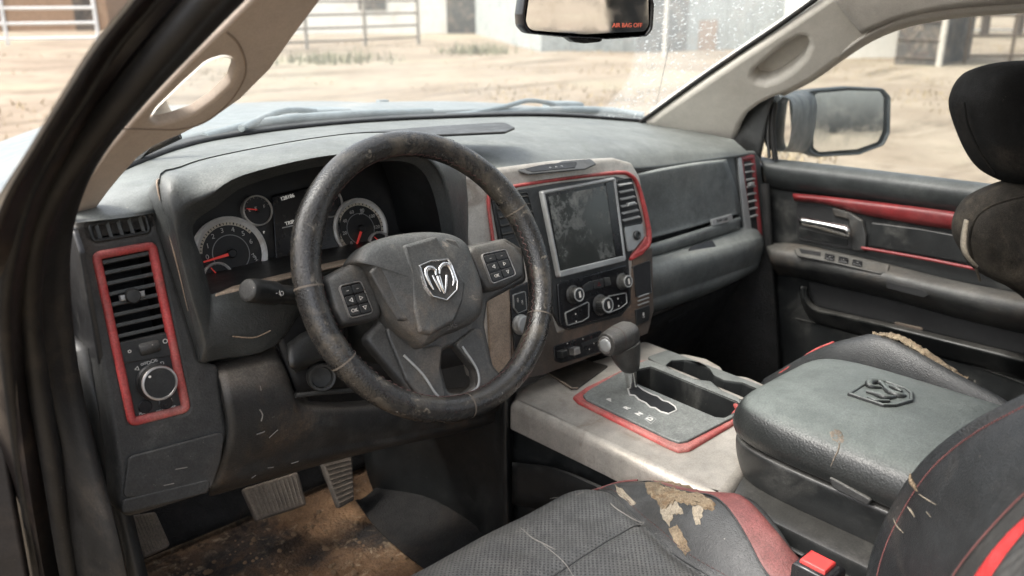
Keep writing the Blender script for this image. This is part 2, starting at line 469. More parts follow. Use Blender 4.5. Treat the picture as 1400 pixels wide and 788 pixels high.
M['dialband'] = mat('dial_band', (.62, .55, .44), .5, dirts=[((.3, .2, .12), .5, 14, .45, .7)], grain=None)
M['needle'] = emit('needle_red', (.62, .05, .04), .10)
M['lit'] = emit('lit_text', (.75, .72, .66), .10)
M['litred'] = emit('lit_red_text', (.8, .16, .09), .08)
M['paint'] = mat('white_body_paint', (.52, .51, .49), .3, dirts=[((.5, .4, .3), .3, 5, .45, .7)], coat=.5, grain=None, var=.04)
M['hood'] = mat('dusty_hood_paint', (.15, .168, .168), .5, dirts=[((.5, .42, .33), .35, 3, .45, .7)], coat=.05, grain=None, var=.05)
M['mirrorshell'] = mat('mirror_housing', (.020, .025, .029), .55, dirts=[((.25, .25, .24), .35, 9, .45, .68)], grain=None, scratch=.8, spec=.25)
M['wiper'] = mat('wiper_plastic', (.16, .19, .20), .6, dirts=[((.4, .38, .34), .4, 9, .45, .7)], grain=None)
M['stitch'] = mat('red_thread', (.13, .045, .042), .8, grain=None)
M['stitchg'] = mat('dark_red_thread', (.07, .035, .032), .8, grain=None)

def mirror_mat():
    m, nt, out = newmat('mirror_glass')
    bs = N(nt, 'ShaderNodeBsdfPrincipled'); nt.links.new(bs.outputs[0], out.inputs[0])
    vec = coords(nt); k = ramp(nt, noise(nt, vec, 30, 8, .7), .45, .8, 0, .35)
    nt.links.new(mixc(nt, k, (.8, .81, .8), (.5, .47, .4)), bs.inputs['Base Color'])
    bs.inputs['Metallic'].default_value = 1
    nt.links.new(ramp(nt, noise(nt, vec, 22, 6, .6), .3, .8, .015, .12), bs.inputs['Roughness'])
    return m
M['mirror'] = mirror_mat()

def screen_mat():
    m, nt, out = newmat('dusty_screen_glass')
    bs = N(nt, 'ShaderNodeBsdfPrincipled'); nt.links.new(bs.outputs[0], out.inputs[0])
    vec = coords(nt)
    a = ramp(nt, noise(nt, vec, 34, 10, .75, .25), .42, .70)
    b = ramp(nt, noise(nt, vec, 9, 4, .5), .35, .65)
    k = mul(nt, mul(nt, mul(nt, a, b), 1.1), .10, 'ADD')
    nt.links.new(mixc(nt, k, (.012, .015, .015), (.22, .22, .2)), bs.inputs['Base Color'])
    nt.links.new(ramp(nt, k, 0, .5, .10, .5), bs.inputs['Roughness'])
    return m
M['screen'] = screen_mat()

def glass_mat(name, film, wiped=False):
    """thin pane: clear transmission, fresnel gloss and a film of dust that scatters daylight"""
    m, nt, out = newmat(name)
    vec = coords(nt)
    tr = N(nt, 'ShaderNodeBsdfTransparent'); tr.inputs[0].default_value = (.95, .97, .96, 1)
    gl = N(nt, 'ShaderNodeBsdfGlossy'); gl.inputs['Roughness'].default_value = .02
    lw = N(nt, 'ShaderNodeLayerWeight'); lw.inputs['Blend'].default_value = .5
    fr = mul(nt, mul(nt, mul(nt, lw.outputs['Facing'], 5, 'POWER'), .8), .04, 'ADD', True)
    mx = N(nt, 'ShaderNodeMixShader'); nt.links.new(fr, mx.inputs[0]); nt.links.new(tr.outputs[0], mx.inputs[1]); nt.links.new(gl.outputs[0], mx.inputs[2])
    tl = N(nt, 'ShaderNodeBsdfTranslucent'); tl.inputs[0].default_value = (.62, .66, .64, 1)
    df = N(nt, 'ShaderNodeBsdfDiffuse'); df.inputs[0].default_value = (.55, .57, .54, 1)
    d2 = N(nt, 'ShaderNodeMixShader'); d2.inputs[0].default_value = .3; nt.links.new(tl.outputs[0], d2.inputs[1]); nt.links.new(df.outputs[0], d2.inputs[2])
    k = ramp(nt, noise(nt, vec, 5, 8, .6), .3, .75, film*.6, film*1.3)
    sp = ramp(nt, noise(nt, vec, 420, 2, .5), .72, .78, 0, .3)
    s2 = ramp(nt, noise(nt, vec, 14, 4, .6), .5, .68)
    k = mul(nt, k, mul(nt, sp, s2), 'ADD', True)
    if wiped:
        # outside the arc swept by the wiper the dust lies thick, with dashes where rain dried
        s = N(nt, 'ShaderNodeSeparateXYZ'); nt.links.new(vec, s.inputs[0])
        dx = mul(nt, s.outputs['X'], -.04, 'SUBTRACT'); dz = mul(nt, mul(nt, s.outputs['Z'], 1.33, 'SUBTRACT'), 1.9)
        r2 = mul(nt, mul(nt, dx, dx), mul(nt, dz, dz), 'ADD')
        r = mul(nt, r2, .5, 'POWER')
        o = ramp(nt, r, .575, .59)
        right = ramp(nt, s.outputs['X'], .05, .12); o = mul(nt, o, right)
        mp = N(nt, 'ShaderNodeMapping'); mp.inputs['Scale'].default_value = (1, 1, .4); mp.inputs['Rotation'].default_value = (0, rad(35), 0); nt.links.new(vec, mp.inputs[0])
        st = ramp(nt, noise(nt, mp.outputs[0], 120, 4, .6), .54, .70, 0, .45)
        k2 = mul(nt, mul(nt, st, .16, 'ADD'), o)
        k = mul(nt, k, k2, 'ADD', True)
    fin = N(nt, 'ShaderNodeMixShader'); nt.links.new(k, fin.inputs[0]); nt.links.new(mx.outputs[0], fin.inputs[1]); nt.links.new(d2.outputs[0], fin.inputs[2])
    nt.links.new(fin.outputs[0], out.inputs[0])
    return m
M['wind'] = glass_mat('windscreen_glass', .085, True)
M['pane'] = glass_mat('side_window_glass', .035)

def ground_mat():
    m, nt, out = newmat('dry_yard_soil')
    bs = N(nt, 'ShaderNodeBsdfPrincipled'); nt.links.new(bs.outputs[0], out.inputs[0])
    vec = coords(nt)
    c = mixc(nt, ramp(nt, noise(nt, vec, .35, 8, .65, .5), .35, .65), (.215, .165, .115), (.29, .235, .17))
    c = mixc(nt, ramp(nt, noise(nt, vec, 2.2, 8, .7), .5, .75), c, (.15, .11, .07))
    mp = N(nt, 'ShaderNodeMapping'); mp.inputs['Rotation'].default_value = (0, 0, rad(42)); mp.inputs['Scale'].default_value = (.25, 1.4, 1); nt.links.new(vec, mp.inputs[0])
    c = mixc(nt, ramp(nt, noise(nt, mp.outputs[0], 1.1, 7, .65, .3), .5, .66, 0, .85), c, (.115, .085, .055))
    c = mixc(nt, ramp(nt, noise(nt, vec, .16, 5, .6), .52, .62), c, (.27, .235, .16))
    nt.links.new(c, bs.inputs['Base Color']); bs.inputs['Roughness'].default_value = .95
    b = N(nt, 'ShaderNodeBump'); b.inputs['Distance'].default_value = .06; nt.links.new(noise(nt, vec, 3, 8, .7), b.inputs['Height']); nt.links.new(b.outputs[0], bs.inputs['Normal'])
    return m
M['ground'] = ground_mat()
def simple(name, col, rough=.8, var=.2, sc=3, dirts=()):
    return mat(name, col, rough, var=var, grain=None, dirts=dirts)
M['boards'] = mat('weathered_boards', (.055, .05, .045), .85, grain=None, var=.4, dirts=[((.25, .2, .15), .6, 4, .4, .65)])
M['whitewall'] = mat('whitewashed_wall', (.62, .60, .55), .85, grain=None, var=.08, dirts=[((.4, .32, .24), .5, 1.2, .45, .7)])
M['brownwall'] = mat('brown_shed_boards', (.24, .16, .105), .85, grain=None, var=.3, dirts=[((.35, .27, .2), .5, 2, .45, .7)])
M['corr'] = mat('weathered_grey_cladding', (.27, .29, .28), .6, grain=None, var=.3, dirts=[((.33, .3, .26), .5, 1.5, .45, .7), ((.14, .15, .15), .6, 2.5, .45, .7)])
M['rail'] = mat('pale_pipe_rail', (.62, .62, .60), .5, grain=None, var=.1)
M['palepost'] = mat('pale_timber_post', (.40, .37, .32), .8, grain=None, var=.15)
M['railb'] = mat('rusty_pipe_rail', (.13, .10, .075), .7, grain=None, var=.2)
M['post'] = mat('grey_timber_post', (.26, .23, .19), .85, grain=None, var=.2)
M['bark'] = mat('bark', (.10, .08, .065), .9, grain=None, var=.3)
M['twig'] = mat('bare_twigs', (.13, .10, .08), .9, grain=None, var=.3)
M['leaf'] = mat('grey_green_foliage', (.09, .11, .055), .8, grain=None, var=.4)
M['grass'] = mat('tuft_grass', (.19, .18, .115), .8, grain=None, var=.4)
M['hay'] = mat('dry_grass', (.27, .21, .125), .9, grain=None, var=.3)
# ------------------------------------------------------------------ dashboard
D = Plane((0, .15, 1.31), (0, -.973, .231))
def lerp2(a, b, t): return (a[0]+(b[0]-a[0])*t, a[1]+(b[1]-a[1])*t)
def slats(pl, quad, n, mat_, parent, c=-.004, deep=.022, th=.0028, tilt=.35, name='slat', vertical=False, ends=.5):
    tl, tr, br, bl = quad
    for k in range(n):
        t = (k+ends)/(n-1+2*ends)
        if not vertical: a, b = lerp2(tl, bl, t), lerp2(tr, br, t)
        else: a, b = lerp2(tl, tr, t), lerp2(bl, br, t)
        A, B = pl.hit(*a, c), pl.hit(*b, c)
        ux = (B-A).normalized(); n_ = pl.n
        s = ux.cross(n_).normalized()
        if s.z < 0 and not vertical: s = -s
        dn = (n_*math.cos(tilt) - s*math.sin(tilt)).normalized(); nz = ux.cross(dn).normalized()
        vs, fs = box_geo((A+B)/2 - dn*deep/2, ((B-A).length, deep, th), ux, dn, nz, .0009)
        make(name, vs, fs, mat_, parent)

dash = thing('dashboard', 'dusty dark grey dashboard with red ringed vents, dials and touchscreen across the cab', 'dashboard', (0, .2, 1.0))

# padded top, windscreen side to driver side
rows = [
 [P(120,262,y=.33),P(185,226,y=.36),P(290,193,y=.47),P(450,172,y=.57),P(600,163,y=.60),P(750,160,y=.58),P(888,169,y=.47),P(960,182,y=.33),P(1003,191,y=.25)],
 [P(110,275,y=.22),P(190,246,y=.25),P(290,215,y=.32),P(450,186,y=.42),P(600,176,y=.44),P(750,172,y=.43),P(888,180,y=.36),P(965,191,y=.28),P(1012,199,y=.23)],
 [P(98,290,y=.165),P(200,264,y=.18),P(320,245,y=.24),P(480,213,y=.27),P(620,202,y=.28),P(760,197,y=.27),P(880,200,y=.25),P(975,204,y=.22),P(1020,206,y=.21)],
 [P(95,298,y=.145),P(205,284,y=.15),P(330,262,y=.33),P(500,232,y=.33),P(650,236,y=.19),P(760,222,y=.185),P(872,226,y=.20),P(985,214,y=.20),P(1022,210,y=.20)],
 [P(93,306,y=.142),P(207,292,y=.145),P(330,266,y=.40),P(500,236,y=.40),P(650,250,y=.19),P(760,236,y=.186),P(873,234,y=.195),P(986,217.5,y=.197),P(1022,214,y=.20)],
]
loft('dash_top', rows, M['pad'], dash, 5, 5, ang=60)
# dark gap at the foot of the windscreen and the two flat speaker grilles
pl = Plane((0, 0, 1.383), (0, -.02, 1), (0, 1, 0))
slab('speaker_grille', pl, [(486,181),(600,172),(690,167),(704,174),(690,180),(600,184),(520,190)], .004, M['plastic2'], dash, r=.012)
base = [P(128,252,y=.34),P(185,222,y=.37),P(290,189,y=.485),P(450,168.5,y=.585),P(600,159.5,y=.615),P(750,156.5,y=.595),P(886,165,y=.485)]
loft('defroster_strip', [[q+V((0,-.012,.002)) for q in base],[q+V((0,.025,.004)) for q in base]], M['dark'], dash, 6, 1, thick=.006)

# driver end panel
slab('end_panel', D, [(95,306),(206,290),(217,292),(276,494),(300,500),(313,592),(286,675),(164,713),(160,640),(147,560),(104,330)], .05, M['plastic'], dash, r=[.02,.004,.004,.01,.01,.02,.02,.02,.03,.05,.02], bev=.007, c0=-.05,
     holes=[([(124,309),(197,294),(204,316),(130,329)], .004), ([(136,352),(211,337),(257,561),(180,577)], .005)])
E = Plane((-.752, .2, 1.2), (-1, 0, 0))
slab('end_cap', E, [(74,345),(84,312),(98,314),(108,345),(146,560),(159,640),(162,716),(144,716),(124,600),(94,500),(76,400)], .006, M['endcap'], dash, r=.012, bev=.003, c0=-.006)
well('defrost_duct', D, [(124,309),(197,294),(204,316),(130,329)], .05, M['dark'], dash, r=.004, c0=-.006)
dv = rim('side_defroster_vent', D, [(119,306),(201,290),(209,319),(127,333)], .0045, .002, M['plastic2'], dash, r=.008)
slats(D, ((124,309),(197,294),(204,316),(130,329)), 5, M['pad'], dv, c=.001, deep=.012, th=.0045, tilt=-.5, vertical=True, name='fin')

vent = rim('air_vent', D, [(125,345),(214,329),(263,563),(177,585)], .0098, .004, M['red'], dash, r=.011, label='red ringed driver side air vent and light switch panel')
well('duct', D, [(137,352),(211,338),(257,561),(181,576)], .07, M['dark'], vent, r=.004, c0=-.004)
slats(D, ((139,352),(208,338),(231,452),(161,468)), 8, M['pad'], vent, c=-.003, deep=.020, th=.0045, tilt=-.12)
c = D.hit(181,405,.002)
lathe('vent_knob', c-D.n*.006, D.n, [(.006,0),(.0085,.003),(.009,.009),(.0075,.012),(.003,.0125)], M['plastic2'], vent, 20)
vs, fs = box_geo(D.hit(181,405,.001), (.028,.007,.006), D.u, D.v, D.n, .002); make('vent_tab', vs, fs, M['grey'], vent)
# light switch panel
slab('switch_panel', D, [(160,469),(233,453),(256,559),(182,574)], .010, M['plastic2'], vent, r=.002, bev=.001, c0=-.013)
slab('dimmer_surround', D, [(161,469),(233,455),(240,486),(167,498)], .003, M['plastic2'], vent, r=.002, bev=.001, c0=-.003)
vs, fs = lathe_geo(D.hit(203,475.5,-.004)-D.u*.0125, D.u, [(.001,0),(.0075,.001),(.0085,.003),(.0085,.022),(.0075,.024),(.001,.025)], 26)
make('dimmer_wheel', vs, fs, M['plastic'], vent)
for px, s in (((177,480),'o'), ((226,467),'O')): text('dimmer_mark', s, D, .0004, .008, M['white'], vent, px=px)
kp = D.hit(212,522,-.003)
kn = lathe('light_switch_knob', kp, D.n, [(.0225,0),(.0225,.003),(.0205,.005),(.0195,.016),(.0185,.0185)], M['plastic2'], vent, 40)
lathe('knob_ring', kp, D.n, [(.0195,.0165),(.0202,.0168),(.0206,.018),(.0200,.0195),(.0182,.0198),(.0175,.0186)], M['dchrome'], kn, 44, cap=False)
text('knob_mark', '\u2022', D, .0165, .012, M['white'], kn, px=(205,516))
for px, s in (((187,505),'\u25C1'),((196,497),'oo'),((208,494.5),'DOE'),((222,497),'D')): text('switch_mark', s, D, -.0025, .0062, M['white'], vent, px=px, rot=.15)
for px, s in (((197,553),'#D'),((228,549),'REAR')): text('switch_mark', s, D, -.0025, .006, M['white'], vent, px=px)
for px in ((198,556),(226,551)):
    lathe('switch_button', D.hit(*px,-.003), D.n, [(.008,0),(.008,.0015),(.007,.0022)], M['black'], vent, 18)
text('switch_mark', 'PUSH', D, -.0025, .004, M['white'], vent, px=(196,565))
text('switch_mark', 'FOG LAMP', D, -.0025, .0048, M['white'], vent, px=(227,560))

# lid under the light switch and its lower strip
slab('fuse_lid', D, [(176,625),(308,590),(302,630),(290,668),(168,682)], .003, M['plastic'], dash, r=.008, bev=.0015, c0=.0015)
slab('fuse_lid_flap', D, [(168,684),(289,655),(285,674),(166,704)], .003, M['plastic'], dash, r=.006, bev=.0015, c0=.0025)

# knee bolster under the dials
rows = [
 [P(284,492,y=.17),P(335,482,y=.165),P(376,474,y=.16),P(402,536,y=.14),P(436,549,y=.13),P(520,545,y=.13),P(690,520,y=.15)],
 [P(297,506,y=.118),P(342,497,y=.116),P(384,494,y=.114),P(406,543,y=.105),P(438,555,y=.100),P(520,551,y=.10),P(690,526,y=.12)],
 [P(301,516,y=.104),P(346,508,y=.102),P(388,507,y=.102),P(408,549,y=.094),P(440,560,y=.092),P(521,556,y=.092),P(690,531,y=.11)],
 [P(307,545,y=.089),P(352,536,y=.088),P(394,538,y=.088),P(414,566,y=.088),P(446,572,y=.088),P(524,566,y=.089),P(690,545,y=.10)],
 [P(313,592,y=.086),P(356,586,y=.086),P(396,582,y=.086),P(424,586,y=.087),P(456,588,y=.088),P(532,580,y=.09),P(690,552,y=.10)],
 [P(300,640,y=.10),P(350,628,y=.10),P(390,618,y=.10),P(430,612,y=.10),P(470,606,y=.10),P(560,592,y=.10),P(690,562,y=.12)],
 [P(286,676,y=.125),P(345,660,y=.125),P(390,647,y=.125),P(440,633,y=.125),P(490,619,y=.125),P(580,600,y=.125),P(690,575,y=.14)],
 [P(300,676,y=.30),P(350,660,y=.30),P(395,648,y=.30),P(445,634,y=.30),P(500,620,y=.30),P(590,600,y=.30),P(700,580,y=.30)],
]
loft('knee_bolster', rows, M['knee'], dash, 4, 5, thick=.012, ang=60)

for pts, rr in (([(356,528),(357,534)], .0010), ([(355,560),(359,567),(357,576)], .0016), ([(351,594),(358,592),(362,590)], .0012), ([(380,588),(374,593),(368,599)], .0008), ([(398,634),(408,631)], .0010), ([(366,640),(374,639)], .0009), ([(344,654),(350,650)], .0009), ([(240,642),(256,639)], .0008), ([(224,664),(238,661)], .0008)):
    tube('scuff_mark', [P(a,b,y=(.0855 if b < 600 else .095 if a > 300 else .073)) for a,b in pts], rr*.75, M['scuffp'], dash, 5, sub=2)
# ------------------------------------------------------------------ dial hood and dials
def ring(pts): return [P(a, b, y=y) for a, b, y in pts]
inner = ring([(289,402,.118),(285,391,.118),(276,355,.118),(264,309,.118),(298,281,.118),(340,253,.118),(430,229,.118),(505,222,.118),(560,223,.118),(588,252,.118),(604,322,.118),(592,336,.118),(440,367,.118),(365,385,.118),(302,399,.118)])
brow = ring([(284,470,.103),(279,452,.103),(258,392,.10),(242,293,.10),(286,262,.10),(330,237,.10),(430,213,.105),(505,206,.105),(572,207,.11),(608,240,.11),(624,330,.11),(610,350,.112),(442,383,.112),(364,447,.104),(304,464,.103)])
outr = ring([(274,495,.115),(269,476,.115),(245,372,.118),(215,252,.135),(246,229,.19),(306,212,.22),(420,191,.25),(505,182,.26),(590,186,.26),(636,214,.22),(640,330,.17),(622,365,.135),(448,396,.125),(374,473,.115),(299,490,.115)])
back = [q+V((0,.10,-.05)) for q in outr]
rec = [q+V((0,.118,.004 if k in (4,5,6,7,8,9) else -.006)) for k, q in enumerate(inner)]
mid = [a.lerp(b,.5)+V((0,-.004,.002)) for a, b in zip(brow, inner)]
mid2 = [a.lerp(b,.45)+(V((0,-.012,.008)) if 3 <= k <= 10 else V((0,-.004,.001))) for k, (a, b) in enumerate(zip(outr, brow))]
mid1 = [a.lerp(b,.05)+(V((0,-.001,.001)) if 3 <= k <= 10 else V((0,-.004,0))) for k, (a, b) in enumerate(zip(outr, brow))]
loft('dial_hood', [back, [a.lerp(b,.96) for a, b in zip(back, outr)], outr, mid1, mid2, brow, mid, inner], M['pad'], dash, 4, 4, cu=True, ang=60)
cl = loft('instrument_cluster', [inner, [q.lerp(r,.5) for q, r in zip(inner, rec)], rec], M['plastic2'], dash, 4, 3, cu=True, ang=60)
GP = Plane((-.45, .232, 1.27), (0, -.955, .297))
slab('cluster_face', GP, [(258,420),(240,290),(330,225),(560,205),(640,250),(640,380)], .004, M['dial'], cl, c0=-.012)
for pts in ([outr[3].lerp(outr[4],.3), outr[3], outr[2].lerp(outr[3],.55), outr[2].lerp(outr[3],.2), outr[2], outr[1].lerp(outr[2],.5)],):
    tube('seam_dust', [p+V((-.0015,-.0035,.001)) for p in pts], [.0004,.0011,.0009,.0011,.0007,.0003], M['tan'], dash, 6, sub=4)
tube('seam_dust', [P(a,b,y=.0985) for a,b in ((318,460),(345,462),(360,457),(370,452))], .0009, M['tan'], dash, 6, sub=3)
# tan dusty shelf below the dials
slab('cluster_sill', Plane((0, .17, P(289,400,y=.13).z), (0, .12, 1), (0, 1, 0)), [(291,403),(440,367),(590,335),(575,331),(440,361),(318,391)], .003, M['tan'], cl, r=.002)
def gdepth(px, py): return (GP.hit(px, py)-CAM).dot(FWD)
def gauge(px, py, rpx, labels=(), a0=225, a1=-45, needle=None, bw=.14, band=None, c=0.0, num=.012, nr=.72):
    r = rpx/FPX*gdepth(px, py); o = GP.hit(px, py, c)
    uvc = GP.uv(px, py, c)
    g = lathe('gauge', o, GP.n, [(r*1.02,-.010),(r*1.03,.0),(r*1.02,.003),(r*(1-bw*.4),.0042),(r*(1-bw),.001)], M['dialring'], cl, 56, cap=False)
    lathe('dial', o, GP.n, [(r*.93,-.004),(r*.93,-.0008)], M['dial'], g, 48)
    if band:
        vs = []; fs = []
        K = 40
        for i in range(K+1):
            a = rad(band[0]+(band[1]-band[0])*i/K)
            for q in (.78, .93): vs.append(GP.w(uvc.x+math.cos(a)*r*q, uvc.y+math.sin(a)*r*q, c+.0006))
        for i in range(K): fs.append((2*i, 2*i+1, 2*i+3, 2*i+2))
        make('dial_band', vs, fs, M['dialband'], g)
    n = len(labels)
    tm = MB()
    for i, s in enumerate(labels):
        a = rad(a0+(a1-a0)*i/max(1, n-1))
        if s and s != '|': text('numeral', s, GP, c+.0006, num, M['white'], g, at=(uvc.x+math.cos(a)*r*nr, uvc.y+math.sin(a)*r*nr))
    for i in range(4*(n-1)+1):
        a = rad(a0+(a1-a0)*i/(4*(n-1))); q0 = .80 if band else .82; q1 = .90 if i % 4 == 0 else .86
        d = GP.u*math.cos(a)+GP.v*math.sin(a); e = GP.n.cross(d)
        b = GP.w(uvc.x, uvc.y, c+.0009)
        w = r*(.012 if i % 4 else .02)
        tm.add([b+d*r*q0-e*w, b+d*r*q0+e*w, b+d*r*q1+e*w, b+d*r*q1-e*w], [(0,1,2,3)])
    tm.build('tick_marks', M['dial'] if band else M['white'], g)
    vs = []; fs = []
    K = 36
    for i in range(K):
        a = 2*PI*i/K
        for q in (.50, .525): vs.append(GP.w(uvc.x+math.cos(a)*r*q, uvc.y+math.sin(a)*r*q, c+.0006))
    for i in range(K): j = (i+1) % K; fs.append((2*i, 2*i+1, 2*j+1, 2*j))
    if rpx > 30: make('inner_ring', vs, fs, M['grey'], g)
    if needle is not None:
        a = rad(needle); d = GP.u*math.cos(a)+GP.v*math.sin(a); e = GP.n.cross(d); b = GP.w(uvc.x, uvc.y, c+.004)
        w = r*.045
        vs = [b-d*r*.05-e*w, b-d*r*.05+e*w, b+d*r*.82+e*w*.45, b+d*r*.82-e*w*.45]; vs += [v+GP.n*.0015 for v in vs]
        make('needle', vs, [(0,1,2,3),(7,6,5,4),(0,4,5,1),(1,5,6,2),(2,6,7,3),(3,7,4,0)], M['needle'], g)
        lathe('needle_hub', b-GP.n*.002, GP.n, [(r*.13,0),(r*.13,.003),(r*.10,.005)], M['dial'], g, 24)
    return g, r, o
g, r, o = gauge(316,347,50, ['0','1','2','3','4','5','6','7'][:7], 178, 20, 186, band=(170, 35), num=.0095, nr=.66)
text('dial_legend', 'RPM X 1000', GP, .0006, .0045, M['white'], g, px=(328,378), rot=.25)
text('dial_legend', 'MPH', GP, .0006, .006, M['white'], g, px=(348,352), rot=-1.2)
gauge(298,379,20, ['C','','H'], 160, 20, 120, c=.004, num=.007, nr=.6)
gauge(352,288,20.5, ['E','','F'], 170, 20, 165, num=.0065, nr=.55, bw=.08)
text('gauge_icon', 'F', GP, .0012, .008, M['white'], cl, px=(350,286))
gauge(449,277,20.5, ['L','','H'], 160, 20, 100, num=.0065, nr=.55, bw=.08)
g, r, o = gauge(493,313,41, ['0','20','40','60','80','100','120','140'], 222, -42, 236, band=(240,-60), num=.0075, nr=.62)
text('dial_legend', 'MPH', GP, .0006, .004, M['white'], g, px=(494,292), rot=.2)
gauge(519,333,16, ['C','','H'], 160, 20, 130, c=.004, num=.006, nr=.6)
dsp = slab('trip_display', GP, [(372,268),(462,246),(470,385),(380,405)], .002, M['black'], cl, r=.004, c0=-.001)
for px, s, sz, m_ in (((393,270),'128186',.0075,'lit'),((399,304),'TRIP A',.0075,'lit'),((392,357),'-27.8',.0045,'lit'),((398,375),'55 mi',.0065,'lit'),((361,318),'P',.005,'lit')):
    text('display_text', s, GP, .0014, sz, M[m_], dsp, px=px, rot=.12, bold=.0001)
slab('display_line', GP, [(386,311),(410,306),(410,307.5),(386,312.5)], .0006, M['white'], dsp, c0=.001, bev=0)
slab('display_bar', GP, [(378,366),(420,357),(420,366),(378,375)], .0004, mat('display_maroon', (.05,.012,.014), .4, grain=None), dsp, c0=.0012, bev=0)

# ------------------------------------------------------------------ centre stack
st = slab('stack_surround', D, [(614,249),(640,238),(690,228),(760,219),(842,215),(866,222),(877,241),(885,284),(893,333),(894,425),(886,456),(830,480),(745,512),(692,522),(676,520),(664,470),(640,340),(620,300)], .075, M['silver'], dash,
     r=[.012,.01,0,0,0,.02,.02,0,.01,.02,.02,0,.01,.01,.01,0,0,0], bev=.010, c0=-.075, label='stained champagne coloured surround of the centre stack')
# silver leg seen through the wheel and lower grimy panel
slab('stack_leg', D, [(666,380),(698,372),(698,512),(672,520)], .004, M['tan'], st, r=.004, c0=.0, bev=.002)
slab('lower_stack_panel', D, [(700,400),(742,385),(762,455),(862,420),(866,352),(892,338),(894,425),(886,456),(830,480),(745,512),(700,521)], .003, M['brownp'], st, r=.004, c0=0, bev=.0015)
# red line: top edge, down the right side, and round under the right vent
pathpx = [(674,330),(669,264),(698,256),(760,246),(842,236.5),(862,240),(873,256),(884,300),(887,328),(880,340),(866,348)]
tube('red_trim', [D.hit(a,b,.0015) for a,b in pathpx], [.003,.003,.003,.003,.0035,.004,.0045,.0055,.006,.006,.005], M['red'], st, 10, sub=5, sx=1)
slab('red_corner', D, [(862,352),(872,340),(885,322),(889,336),(880,348),(864,357)], .006, M['red'], st, r=.004, c0=0, bev=.003)
infill = [(672,268),(700,261),(760,251),(842,241),(859,245),(868,258),(877,302),(879,325),(866,342),(860,356),(864,415),(850,433),(778,452),(765,446),(757,430),(742,345),(684,335)]
slab('stack_infill', D, infill, .004, M['plastic2'], st, r=.008, c0=.0, bev=.0025)
slab('radio_panel', D, [(762,388),(857,362),(862,412),(850,428),(776,450),(766,444)], .003, M['black'], st, r=.008, c0=.0042, bev=.0015)
# vents either side of the screen
lv = rim('stack_vent', D, [(676,269),(722,262),(738,318),(688,330)], .003, .002, M['plastic2'], st, r=.006, c0=.004)
well('duct', D, [(678,271),(721,264),(736,317),(689,328)], .03, M['dark'], lv, r=.006, c0=.0045)
slats(D, ((678,271),(721,264),(736,317),(689,328)), 5, M['plastic2'], lv, c=.008, deep=.012, th=.003, tilt=.5)
rv = rim('stack_vent', D, [(843,246),(864,243),(880,305),(852,311)], .0025, .002, M['plastic2'], st, r=.005, c0=.004)
slab('duct', D, [(845,248),(863,246),(877,304),(853,309)], .001, M['dark'], rv, r=.004, c0=.0043, bev=0)  # flat dark sheet in place of the shaded duct
slats(D, ((846,250),(864,247),(877,302),(854,308)), 6, M['grey'], rv, c=.010, deep=.010, th=.0026, tilt=.5)
vs, fs = box_geo(D.hit(863,279,.012), (.020,.006,.006), D.u, D.v, D.n, .002); make('vent_tab', vs, fs, M['grey'], rv)
slab('power_socket_panel', D, [(854,311),(879,306),(881,325),(868,341),(859,345)], .003, M['grey'], st, r=.006, c0=.0042, bev=.001)
lathe('knob', D.hit(870,322,.007), D.n, [(.009,0),(.009,.003),(.0075,.005),(.006,.0052),(.005,.003)], M['plastic2'], st, 24)
# touchscreen
scr = rim('touchscreen', D, [(741,261),(842.5,242),(857.5,356.5),(765,380)], .0085, .009, M['grey'], st, r=.005, c0=.004, label='dusty touchscreen in a silver frame')
slab('screen_backing', D, [(742,262),(842,243),(857,356),(765.5,379)], .007, M['black'], scr, r=.005, c0=.004, bev=.001)
slab('screen_side', D, [(828,250),(838,248),(851,349),(842,352)], .0015, M['black'], scr, c0=.0113, bev=.0005)
slab('screen_glass', D, [(750,269),(829,254),(843,350),(767,370)], .001, M['screen'], scr, c0=.0112, bev=0)
slab('screen_lower_frame', D, [(766,371),(852,350),(857,356.5),(766,379.5)], .003, M['grey'], scr, r=.003, c0=.0112, bev=.0012)
# radio knobs
def knob(px, py, r, h=.016, c=.007):
    o = D.hit(px+2, py+1, c)
    k = lathe('radio_knob', o, D.n, [(r*1.22,0),(r*1.22,.002),(r*1.08,.004),(r,.0045),(r*.94,h*.85),(r*.86,h),(r*.5,h+.0004)], M['plastic2'], st, 32)
    lathe('knob_ring', o, D.n, [(r*.88,h-.0008),(r*.9,h+.0006),(r*.8,h+.0012),(r*.72,h+.0004)], M['grey'], k, 32, cap=False)
    vs, fs = box_geo(o+D.n*(h+.0008)+D.u*r*.1, (r*.3, r*.8, .0008), D.u, D.v, D.n, 0); make('knob_mark', vs, fs, M['white'], k)
    ribs = MB()
    for i in range(24):
        a = 2*PI*i/24; d = D.u*math.cos(a)+D.v*math.sin(a)
        vs, fs = box_geo(o+d*r*.985+D.n*h*.52, (.0012,.0016,h*.6), d, D.n.cross(d), D.n, 0); ribs.add(vs, fs)
    ribs.build('knob_ribs', M['plastic2'], k)
knob(781,402,.0135); knob(848,384,.0125); knob(818,416,.0155, .02)
for pts in ([(797,392),(806,385),(812,384),(811,396),(799,400)],[(812,384),(825,381),(826,393),(812,396)],[(826,380),(834,379),(836,390),(828,392)]):
    b = slab('radio_button', D, pts, .003, M['plastic2'], st, r=.002, c0=.007, bev=.0008)
text('hazard_mark', '\u25B3', D, .0102, .009, M['redd'], st, px=(819,389))
